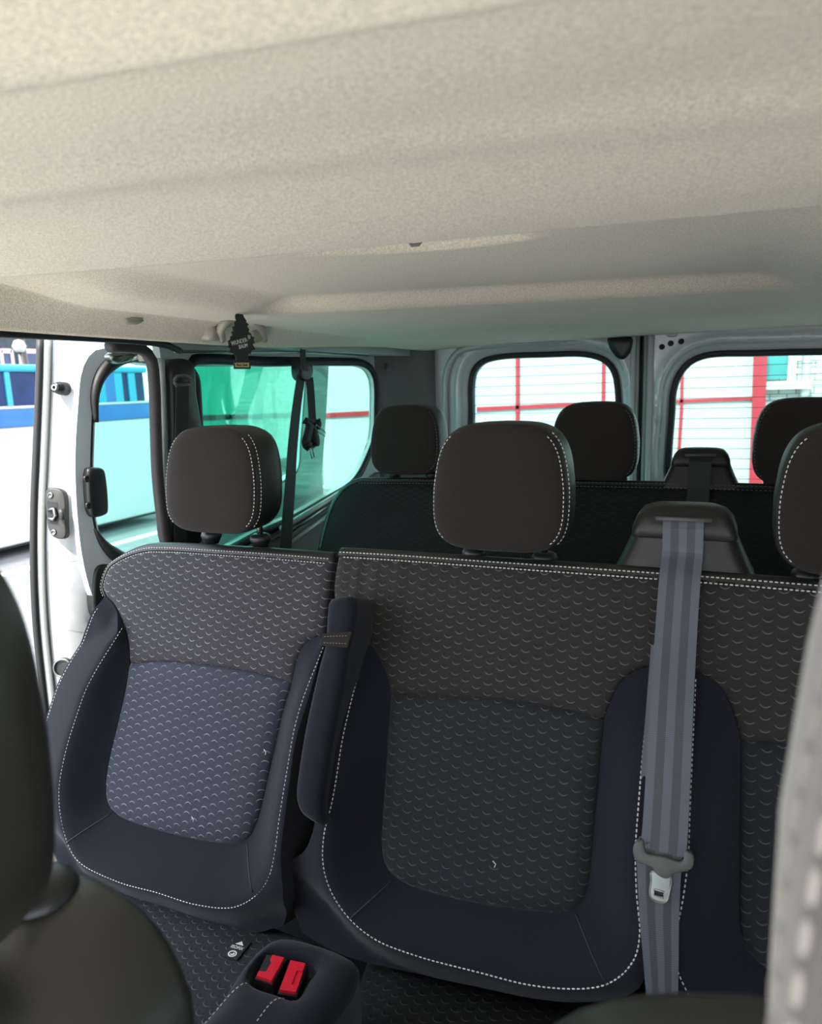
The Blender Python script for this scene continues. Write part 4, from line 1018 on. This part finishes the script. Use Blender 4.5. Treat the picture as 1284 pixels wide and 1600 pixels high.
rd = rim([(850, 1592), (895, 1552), (960, 1530), (1040, 1522), (1120, 1522), (1190, 1525)], .305, -.275)
fd = front_seat('driver_seat', 'dark front seat with rounded top at the bottom right, below the large near headrest', [(rd[0][0] - .012, -.40)] + rd + [(.13, rd[-1][1] + .002), (.25, -.270), (.31, -.30), (.335, -.36), (.345, -.5), (.34, -.72), (.13, -.76), (-.09, -.72), (-.095, -.55)], .305, .17)
hd = headrest(fd, .1395, .19, ZC - .128, k=1.2, front='driver_headrest_cloth', side='driver_headrest_cloth', seat_z=ZC - .272, st=('l3', 'l4'), stk=dict(length=.0085, gap=.0030, r=.0012), lean=.1, tm='thread_tan', b=.118)
box('seat_cushion', (-.08, -.28, ZC - .83), (.33, .10, ZC - .71), 'seat_leather', fd, bev=.04, smooth=True)
box('base', (-.03, -.22, 0), (.29, .06, ZC - .83), 'black_plastic', fd, bev=.02)
# ---------------------------------------------------------------- belts, tongues, air freshener
def strap(name, pts, width, mat, parent, side, thick=.0014):
    P, F = frames(pts); vs = []; uv = []; fs = []; L = 0
    for i, (p, (t, n, b)) in enumerate(zip(P, F)):
        w = Vector(side(i / (len(P) - 1)) if callable(side) else side); w = (w - t * w.dot(t)).normalized(); m = t.cross(w)
        ww = width(i / (len(P) - 1)) if callable(width) else width
        if i: L += (P[i] - P[i - 1]).length
        for a, c in ((-1, -1), (1, -1), (1, 1), (-1, 1)): vs.append(p + w * ww / 2 * a + m * thick / 2 * c); uv.append(((a + 1) / 2, L))
    for i in range(len(P) - 1):
        for k in range(4): fs.append((4 * i + k, 4 * i + (k + 1) % 4, 4 * i + 4 + (k + 1) % 4, 4 * i + 4 + k))
    fs += [(3, 2, 1, 0), tuple(4 * (len(P) - 1) + k for k in range(4))]
    me = bpy.data.meshes.new(name); me.from_pydata([tuple(v) for v in vs], [], fs); u = me.uv_layers.new(name='uv')
    lv = [l.vertex_index for l in me.loops]; u.data.foreach_set('uv', [c for i in lv for c in uv[i]])
    bm = bmesh.new(); bm.from_mesh(me); bmesh.ops.recalc_face_normals(bm, faces=bm.faces); bm.to_mesh(me); bm.free()
    return link(name, me, mat, parent, smooth=False)
def seatP(p, h): q = onS(p, h); return F2(q[0], q[1], h)
sb = thing('seat_belt', 'black seat belt with metal tongue hanging over the double seat backrest', 'seat belt', tuple(seatP((1030, 1560), .02)), 'seat belts')
cl = [np.array([-.037, .970, ZC - .184]), np.array([-.037, .961, ZC - .192])] + [seatP(p, h) for p, h in (((1066, 862), .008), ((1062, 900), .016), ((1055, 1000), .024), ((1049, 1100), .040), ((1044, 1200), .052), ((1039, 1290), .060), ((1036, 1332), .064))]
strap('webbing', crom(cl, .008), .0505, 'webbing', sb, lambda f: (1, 0, 0))
lw = [seatP((1030, 1318), .062), seatP((1029, 1350), .062), seatP((1029, 1400), .060), seatP((1030, 1450), .057), seatP((1032, 1500), .054), seatP((1034, 1560), .046), seatP((1038, 1610), .030)]
strap('webbing', crom(lw, .008), lambda f: .052 - .022 * f, 'webbing', sb, lambda f: (1, .10, -.12 * f))
# second layer peeking out on the left of the run
l2 = [seatP(p, h) for p, h in (((1036, 1010), .018), ((1028, 1120), .032), ((1020, 1230), .046), ((1018, 1320), .052))]
strap('webbing', crom(l2, .01), .030, 'webbing', sb, lambda f: (1, 0, 0))
# tongue, traced on the plane just in front of the belt
def on_tongue(pts, h=.068): return np.array([onS(p, h) for p in pts])
tcov = crom([tuple(p) for p in on_tongue([(991, 1318), (1004, 1312), (1008, 1331), (1035, 1338), (1066, 1346), (1070, 1330), (1081, 1334), (1084, 1342), (1081, 1357), (1072, 1361), (1052, 1366), (1045, 1372), (1036, 1372), (1026, 1366), (1016, 1354), (995, 1346), (989, 1334)])], .004, closed=True)
pad('tongue_cover', tcov, puff(tcov, .002, .0018, .068), F2, 'grey_plastic', sb, spacing=.01, rings=(.0006, .0018), skirt=.010)
plate = on_tongue([(1014, 1355), (1022, 1366), (1045, 1370), (1054, 1365), (1052, 1366), (1047, 1371), (1045, 1400), (1043, 1409), (1036, 1412), (1020, 1408), (1015, 1402), (1017, 1375)])
plate = on_tongue([(1017, 1362), (1047, 1370), (1045, 1398), (1042, 1408), (1036, 1411), (1021, 1407), (1015, 1400), (1017, 1376)])
hole = on_tongue([(1022, 1390), (1037, 1394), (1036, 1403), (1021, 1399)])
prism('tongue_plate', plate, F2, .0645, .0670, 'steel', sb, hole=hole)
bm = bmesh.new()
rim = crom([F2(*p, .0675) for p in plate], .003, closed=True); bm_tube(bm, list(rim) + [rim[0]], .0009, 6)
rim = [F2(*p, .0675) for p in hole]; bm_tube(bm, rim + [rim[0]], .0009, 6)
link('tongue_rim', bm, 'steel', sb)
bt = F2(*onS((1059, 836), .008), .008)
lathe('stop_button', [(0, .0028), (.0035, .0022), (.0052, .0004), (.0052, -.001)], Matrix(((1, 0, 0, bt[0]), (0, -EN[2], EN[1], bt[1]), (0, EN[1], EN[2], bt[2]), (0, 0, 0, 1))), 'black_plastic', sb, 14)

# rear row belt over the bench top
s3 = thing('seat_belt', 'black seat belt lying over the top of the rear bench backrest', 'seat belt', (-.033, 1.66, ZC - .4), 'seat belts')
strap('webbing', crom([(-.033, 1.674, ZC - .170), (-.033, 1.664, ZC - .178), (-.033, 1.660, ZC - .215), F3(-.034, .0, .016), F3(-.035, -.06, .02), F3(-.038, -.2, .03), F3(-.04, -.4, .03)], .02), .046, 'webbing_dark', s3, (1, 0, 0))

# hanging belts by the rear side window: anchor, D ring, long run, knotted tail with two tongues
XB = -1.10
def B(p, X=XB): return onX(p, X)
hb = thing('seat_belt', 'black seat belt with two tongues hanging in front of the side window', 'seat belt', tuple(B((445, 850))), 'seat belts')
strap('webbing', crom([B(p, -1.07) for p in ((473, 546), (473, 562), (472, 578))], .01), .026, 'webbing_dark', hb, (0, 1, 0))
dr = crom([tuple(p) for p in pX([(466, 561), (472, 559), (480, 564), (486, 570), (487, 583), (482, 594), (470, 594), (465, 586)], XB)], .004, closed=True)
pad('belt_anchor', dr, puff(dr, .008, .010, .0), FX(XB), 'black_plastic', hb, spacing=.012, rings=(.002, .006), skirt=.02)
cb = B((480, 573), XB + .008)
lathe('anchor_bolt', [(0, .006), (.008, .005), (.0125, .001), (.0125, -.004)], Matrix.Translation(cb) @ Matrix.Rotation(math.pi / 2, 4, 'Y'), 'grey_plastic', hb, 16)
strap('webbing', crom([B(p) for p in ((470, 590), (463, 640), (457, 700), (453, 760), (449, 815), (446, 858))], .02), lambda f: .040 + .018 * f, 'webbing_dark', hb, (0, 1, -.1))
strap('webbing', crom([B(p) for p in ((483, 590), (485, 610), (487, 640), (488, 668), (485, 690), (484, 700))], .012), .030, 'webbing_dark', hb, lambda f: (.25, 1, 0))
bm = bmesh.new()
for pts, w in (([(475, 657), (484, 659), (493, 662), (498, 658)], .020), ([(497, 655), (499, 664), (494, 671), (484, 664), (477, 658)], .014), ([(484, 664), (480, 682), (477, 692), (484, 699)], .028), ([(489, 668), (493, 682), (494, 692), (486, 698)], .024)):
    bm_strip(bm, crom([B(p, XB + .01) for p in pts], .008), w, .004, (.3, 1, .2))
link('knotted_webbing', bm, 'webbing_dark', hb)
for a, b in (((493, 667), (508, 679)), ((485, 698), (489, 715))):
    bm = bmesh.new(); A, Bq = Vector(B(a, XB + .015)), Vector(B(b, XB + .015))
    d = (Bq - A).normalized(); w = d.cross(Vector((1, 0, 0))).normalized() * .0075
    ring = [A + w, A - w, Bq - w * .9, Bq + w * .9]
    bm_tube(bm, ring + [ring[0]], .0016, 6)
    link('tongue', bm, 'steel', hb)

# belt housing on the pillar beside the sliding door
pc = thing('seat_belt', 'black belt with height adjuster cover on the pillar behind the sliding door opening', 'seat belt', tuple(onX((285, 845), -1.12)), 'seat belts')
po = crom([tuple(p) for p in pX([(257, 600), (256, 578), (262, 566), (275, 561), (288, 561), (297, 570), (300, 590), (301, 615), (306, 645), (311, 680), (312, 720), (308, 850), (262, 850), (260, 700)], -1.125)], .012, closed=True)
pad('pillar_cover', po, puff(po, .022, .022, 0), FX(-1.125), 'black_plastic', pc, spacing=.03, rings=(.003, .008, .016), skirt=.02)
tube('belt_loop', [onX((272, 596), -1.09), onX((276, 588), -1.085), onX((290, 586), -1.085), onX((298, 592), -1.09), onX((296, 600), -1.09), onX((275, 602), -1.09), onX((272, 596), -1.09)], .0045, 'grey_plastic', pc, seg=8)
strap('webbing', crom([onX(p, -1.092) for p in ((285, 600), (284, 680), (284, 760), (282, 850))], .03), .040, 'webbing_dark', pc, (0, 1, 0))

# ---------------------------------------------------------------- tree-shaped air freshener
XA = -.895
af_ = thing('air_freshener', 'black cardboard tree air freshener hanging from the ceiling grab handle', 'air freshener', tuple(onX((377, 577), XA)))
def zt4(p): return (330 + p[0] / 12.84, 480 + p[1] / 12.84)
right = [(560, 120), (630, 150), (650, 200), (700, 270), (690, 300), (750, 350), (715, 380), (760, 455), (740, 490), (800, 540), (800, 580), (865, 610), (840, 650), (870, 720), (820, 745), (880, 840), (800, 870), (790, 940), (740, 935), (735, 1000), (740, 1060), (785, 1075), (785, 1240)]
left = [(455, 1240), (455, 1080), (500, 1075), (490, 980), (440, 930), (370, 910), (390, 830), (335, 800), (350, 760), (335, 680), (385, 640), (380, 590), (430, 560), (405, 500), (440, 470), (425, 400), (470, 370), (460, 310), (500, 270), (480, 200), (490, 140)]
tree = pX([zt4(p) for p in right + left], XA)
prism('cardboard_tree', tree, FX(XA), -.001, .001, 'paper_black', af_)
def frameM(p0, px, py, X):
    o = onX(p0, X); ex = Vector(onX(px, X) - o); ey = Vector(onX(py, X) - o); ex.normalize(); en = ex.cross(ey).normalized(); ey = en.cross(ex)
    M = Matrix((ex, ey, en)).transposed().to_4x4(); M.translation = Vector(o) + en * .0012; return M
mm = lambda a, b, X: np.linalg.norm(onX(a, X) - onX(b, X))
M1 = frameM(zt4((562, 692)), zt4((700, 657)), zt4((540, 600)), XA)
text_mesh('WUNDER-', mm(zt4((400, 700)), zt4((735, 690)), XA) * .222, M1, 'print_white', 'lettering', af_)
M2 = frameM(zt4((632, 785)), zt4((722, 765)), zt4((612, 710)), XA)
text_mesh('BAUM', mm(zt4((520, 790)), zt4((730, 760)), XA) * .315, M2, 'print_white', 'lettering', af_)
M3 = frameM(zt4((750, 605)), zt4((800, 590)), zt4((740, 550)), XA)
text_mesh('®', .012, M3, 'print_white', 'lettering', af_)
lab = pX([zt4(p) for p in ((468, 1115), (748, 1115), (748, 1205), (472, 1205))], XA)
prism('scent_label', lab, FX(XA), .001, .0014, 'paper_gold', af_)
M4 = frameM(zt4((608, 1160)), zt4((700, 1160)), zt4((608, 1100)), XA); M4.translation += Vector((.0006, 0, 0))
text_mesh('Black Classic', mm(zt4((470, 1160)), zt4((748, 1160)), XA) * .155, M4, 'paper_black', 'lettering', af_)
tube('string', [onX(zt4((560, 128)), XA), onX(zt4((555, 60)), XA - .02), onX(zt4((545, 20)), XA - .085)], .0008, 'print_white', af_, seg=6)
# white bits of lint lying on the covers
for p, h, lab_ in (((414, 1176), .012, 'tiny white thread on the lower right of the single seat backrest'), ((301, 1281), .012, 'tiny white thread near the bottom of the single seat backrest'), ((772, 1351), .012, 'tiny white thread on the lower panel of the middle seat'), ((540, 1052), .02, 'tiny pale thread beside the folded armrest')):
    q = seatP(p, h + .003); r_ = .004
    t_ = tube('lint_thread', [q + np.array([-r_ * .5, 0, r_ * 1.3]), q + np.array([r_ * .6, -.001, r_ * .5]), q + np.array([0, 0, -r_])], .0006, 'print_white', None, seg=5)
    tag(centre(t_), lab_, 'lint', 'white lint on the seats')
# ---------------------------------------------------------------- outside
ZG = -.55
bm = bmesh.new(); bm_box(bm, (-60, -40, ZG - .2), (60, 60, ZG)); struct(link('ground', bm, 'asphalt', smooth=False), 'light grey asphalt yard around the van', 'ground')
bm = bmesh.new(); bm_box(bm, (-3.2, -14, ZG - .1), (6, 1.6, ZG + .004)); struct(link('bounce_slab', bm, 'bounce_concrete', smooth=False), 'unseen pale slab added in front of the van to bounce sun onto the ceiling', 'ground')  # out of view, added to throw sunlight up onto the headliner
gk = crom([(-7.9, 3.9, 0), (-6.9, 5.2, 0), (-5.9, 6.4, 0)], .2)
# parked minibus: white below, blue band, cyan glasshouse
XBu = -7.5
def bp(p): q = onX(p, XBu); return (q[1], q[2] - ZC)
y0, y1 = 3.2, 7.75
zg = ZG - ZC
zb0 = bp((30, 667))[1]; zb1 = bp((30, 637))[1]; zr = bp((30, 569))[1]; zw0 = zb1 + .02; zw1 = bp((30, 581))[1]
mbus = thing('minibus', 'white and blue minibus parked to the left beyond the open sliding door', 'minibus', (XBu - .9, (y0 + y1) / 2, ZG))
FB = FX(XBu)
def slab(name, a, z0, z1, y_0, y_1, d0, mat, par, bev=.03):
    return box(name, (XBu - d0, y_0, ZC + z0), (XBu + a, y_1, ZC + z1), mat, par, bev=bev, smooth=False)
slab('lower_body', 0, zg + .14, zb0, y0, y1, 1.9, 'white_wall', mbus, .02)
slab('blue_band', .012, zb0, zb1 - .012, y0, y1, 1.9, 'blue_paint', mbus, .01)
slab('trim_moulding', .02, zb1 - .012, zb1 + .02, y0, y1, 1.9, 'white_wall', mbus, .008)
up = []
slab('roof', -.02, zw1, zr, y0 + .05, y1 - .05, 1.86, 'cyan_paint', mbus, .03)
slab('cabin_core', -.06, zb1 + .02, zw1, y0 + .1, y1 - .1, 1.8, 'bus_glass', mbus, .01)
for px0, px1 in ((13, 21), (157, 167.5), (183, 195)):
    a, b = bp((px0, 605))[0], bp((px1, 605))[0]
    slab('window_pillar', -.03, zb1 + .02, zw1, a, b, .15, 'cyan_paint', mbus, .01)
a, b = bp((167.5, 605))[0], bp((183, 605))[0]; slab('door_panel', -.032, zb1 + .02, zw1, a, b, .15, 'blue_paint', mbus, .01)
a = bp((205, 605))[0]; slab('window_pillar', -.03, zb1 + .02, zw1, a, a + .12, .15, 'cyan_paint', mbus, .01)
for yy in (4.0, 5.98):
    lathe('wheel', [(0, .12), (.2, .12), (.22, .10), (.32, .10), (.32, -.1), (0, -.1)], Matrix.Translation((XBu - .13, yy, ZG + .32)) @ Matrix.Rotation(math.pi / 2, 4, 'Y'), 'rubber', mbus, 24)
slab('sill', -.05, zg + .10, zg + .14, y0 + .1, y1 - .1, 1.7, 'black_plastic', mbus, .01)
# kerb line in the yard
struct(box('kerb', (-6.9, -2, ZG), (-6.75, 12, ZG + .012), 'kerb'), 'pale kerb line in the yard', 'kerb')
# dark house behind with pale window frames, lamp and trees
XHs = -24.
hs = thing('house', 'dark house with pale pink window frames beyond the minibus', 'house', (XHs - 3, 18, ZG))
box('wall', (XHs - 6, 10, ZG), (XHs, 26, ZC + 3.6), 'dark_wall', hs)
def hp(p): q = onX(p, XHs); return q[1], q[2]
for (x0, y_0, x1, y_1) in ((0, 549, 19, 571), (30, 549, 62, 571)):
    a, zt1 = hp((x0, y_0)); b, zb_ = hp((x1, y_1))
    w_ = box('window', (XHs, a, zb_ - .4), (XHs + .03, b, zt1), 'bus_glass', hs)
    for lo, hi in (((a - .06, zb_ - .4), (a + .05, zt1 + .06)), ((b - .05, zb_ - .4), (b + .06, zt1 + .06)), ((a, zt1 - .06), (b, zt1 + .1))):
        box('window_frame', (XHs, lo[0], lo[1]), (XHs + .08, hi[0], hi[1]), 'window_frame_pink', w_)
q = onX((30, 541), -11.); st_ = thing('street_lamp', 'white globe lamp in the yard beyond the minibus', 'street lamp', (q[0], q[1], ZG))
lathe('globe', [(0, -.11), (.07, -.09), (.11, 0), (.07, .09), (0, .11)], Matrix.Translation(q), 'white_wall', st_, 20); tube('post', [(q[0], q[1], ZG), (q[0], q[1], q[2] - .1)], .035, 'dark_metal', st_)
def tree(name, label, x, y, h, r, seed):
    rnd = random.Random(seed); e = thing(name, label, 'tree', (x, y, ZG), 'trees in the yard')
    tube('trunk', [(x, y, ZG), (x + .05, y, ZG + h * .5), (x, y + .05, ZG + h * .8)], [.14, .1, .05], 'dark_stripe', e)
    bm = bmesh.new()
    for _ in range(700):
        d = Vector((rnd.gauss(0, 1), rnd.gauss(0, 1), rnd.gauss(0, .8))).normalized() * r * rnd.random() ** .35
        p = Vector((x, y, ZG + h)) + d; n = Vector((rnd.gauss(0, 1), rnd.gauss(0, 1), rnd.gauss(0, 1))).normalized(); a = n.orthogonal().normalized() * .11; b = n.cross(a)
        bm.faces.new([bm.verts.new(p + a), bm.verts.new(p + b * .6), bm.verts.new(p - a), bm.verts.new(p - b * .6)])
    link('crown', bm, 'leaf', e)
tree('tree', 'small leafy tree above the minibus roof on the far left', -12.2, 9.3, 4.1, 1.0, 3)

# stand-in coach, made up to carry the green and pale shapes in the side window
XC_ = -9.2
def cp_(p): q = onX(p, XC_); return (q[1], q[2] - ZC)
yb_ = cp_((512, 640))[0]; yf_ = 10.0
cch = thing('coach', 'parked coach with green and pale leaf pattern livery beside the side window', 'coach', (XC_ - 1.2, (yf_ + yb_) / 2 + .5, ZG))
FC = FX(XC_)
rear = [cp_((494, 560)), cp_((492, 600)), cp_((490, 650)), cp_((488, 720)), cp_((486, 780))]
body = np.array([(yf_, zg + .3), (yf_, 2.3), (rear[0][0] + .05, 2.3)] + rear + [(rear[-1][0], zg + .3)])
prism('body', body, FC, -2.3, 0, 'pale_paint', cch)
g1 = [(250, 520), (360, 520), (359, 580), (356, 610), (366, 632), (372, 640), (378, 626), (388, 592), (397, 572), (402, 520), (412, 520), (409, 578), (396, 610), (390, 638), (388, 660), (392, 690), (400, 720), (250, 760)]
g1 = [(250, 520), (361, 520), (359, 575), (360, 600), (364, 625), (366, 640), (372, 632), (380, 600), (385, 575), (388, 520), (418, 520), (410, 575), (399, 612), (390, 635), (386, 652), (390, 672), (402, 710), (420, 760), (250, 800)]
prism('green_swoosh', np.array([cp_(p) for p in g1]), FC, .001, .012, 'green_paint', cch)
for pts in ([(346, 622), (350, 640), (355, 655), (357, 665), (353, 662), (348, 645), (345, 630)], [(354, 655), (358, 648), (365, 645), (363, 652), (357, 658)], [(363, 646), (366, 640), (365, 650), (361, 657)]):
    prism('leaf_mark', np.array([cp_(p) for p in pts]), FC, .013, .018, 'pale_paint', cch)
prism('dark_stripe', np.array([cp_(p) for p in ((250, 651), (387, 646.5), (386, 655), (250, 660))]), FC, .013, .018, 'dark_stripe', cch)  # stands in for the building's red band, browned by the green glass
prism('grey_stripe', np.array([cp_(p) for p in ((387, 647), (486, 643), (486, 652), (386, 655))]), FC, .002, .010, 'kerb', cch)

for yy in (yf_ + .9, yb_ - 1.0):
    lathe('wheel', [(0, .12), (.25, .12), (.28, .10), (.45, .10), (.45, -.1), (0, -.1)], Matrix.Translation((XC_ - .08, yy, ZG + .45)) @ Matrix.Rotation(math.pi / 2, 4, 'Y'), 'rubber', cch, 24)
# a low pale wall ledge, then the white workshop with red framing
YBd = 11.0
def wp(p): q = onY(p, YBd); return (q[0], q[2] - ZC)
bd = thing('workshop_building', 'white panelled workshop with thin red framing and a wide red post behind the rear windows', 'building', (-4, YBd + 2, ZG))
xs0 = wp((500, 640))[0]; xp0 = wp((1186, 640))[0]; xp1 = wp((1201, 600))[0]
box('wall', (xs0, YBd, ZG), (xp0 + .05, YBd + 4, ZC + 5.4), 'workshop_wall', bd)
FBd = FYm(YBd)
def beam(pts, h=.03, nm_='red_beam'): prism(nm_, np.array([wp(p) for p in pts]), FBd, 0, h, 'red_paint', bd)
beam([(501, 645.5), (583, 641.5), (583, 649), (501, 653)])
beam([(583, 641.5), (735, 636.5), (880, 630), (960, 628), (960, 634), (880, 636), (735, 643), (583, 649)])
beam([(960, 628.5), (1055, 624.5), (1176, 619.5), (1176, 625), (1055, 629.5), (960, 634)])
beam([(806, 540), (812, 540), (812, 780), (806, 780)]); beam([(941, 540), (946.5, 540), (944, 780), (938, 780)])
beam([(1064, 540), (1069, 540), (1067, 640), (1061, 740), (1058, 800), (1053, 800), (1056, 740), (1062, 640)])
prism('red_post', np.array([wp(p) for p in ((1178, 520), (1199, 520), (1196, 600), (1189, 800), (1168, 800), (1174, 640))]), FBd, .0, .12, 'red_paint', bd)
bh_ = thing('brick_house', 'grey brick house with a white framed window to the right of the red post', 'house', (3, YBd + 3, ZG))
box('wall', (xp0 + .06, YBd + .25, ZG), (8, YBd + 5, ZC + 5.4), 'grey_brick', bh_)
def bp2(p): q = onY(p, YBd + .25); return (q[0], q[2])
a, b = bp2((1198, 548)), bp2((1229, 592)); w_ = box('window', (a[0], YBd + .2, b[1]), (b[0], YBd + .25, a[1] + .5), 'teal_paint', bh_)
box('window_frame', (b[0], YBd + .17, b[1] - .03), (b[0] + .1, YBd + .25, a[1] + .5), 'white_wall', w_); box('window_sill', (a[0], YBd + .1, b[1] - .14), (b[0] + .3, YBd + .25, b[1] - .03), 'white_wall', w_)
dp = bp2((1260, 560)); tube('downpipe', [(dp[0], YBd + .2, ZG), (dp[0], YBd + .2, ZC + 5)], .06, 'kerb', bh_)

# ---------------------------------------------------------------- daylight
wd = bpy.data.worlds.new('sky'); SC.world = wd; wd.use_nodes = True; t = wd.node_tree; bg = t.nodes['Background']
tc = N(t, 'ShaderNodeTexCoord'); sx = N(t, 'ShaderNodeSeparateXYZ'); t.links.new(tc.outputs['Generated'], sx.inputs[0])
rp = N(t, 'ShaderNodeValToRGB'); rp.color_ramp.elements[0].position = .45; rp.color_ramp.elements[0].color = (.80, .84, .90, 1); rp.color_ramp.elements[1].position = .75; rp.color_ramp.elements[1].color = (.78, .88, 1.0, 1)
t.links.new(mth(t, 'MULTIPLY_ADD', sx.outputs[2], .5, .5), rp.inputs[0]); t.links.new(rp.outputs[0], bg.inputs[0]); bg.inputs[1].default_value = 1.0
sl_ = bpy.data.lights.new('sun', 'SUN'); so_ = bpy.data.objects.new('sun', sl_); COL.objects.link(so_)
sl_.energy = 2.2; sl_.angle = math.radians(4); sl_.color = (1, .95, .86)
so_.rotation_euler = Vector((.12, .75, -1.0)).to_track_quat('-Z', 'Y').to_euler()
SC.view_settings.view_transform = 'Standard'; SC.view_settings.look = 'None'; SC.view_settings.gamma = 1; SC.view_settings.use_curve_mapping = False
SC.view_settings.exposure = 2.48
SC.cycles.max_bounces = 14; SC.cycles.diffuse_bounces = 7; SC.cycles.transparent_max_bounces = 16
SC.cycles.use_denoising = True; SC.cycles.sample_clamp_indirect = 8
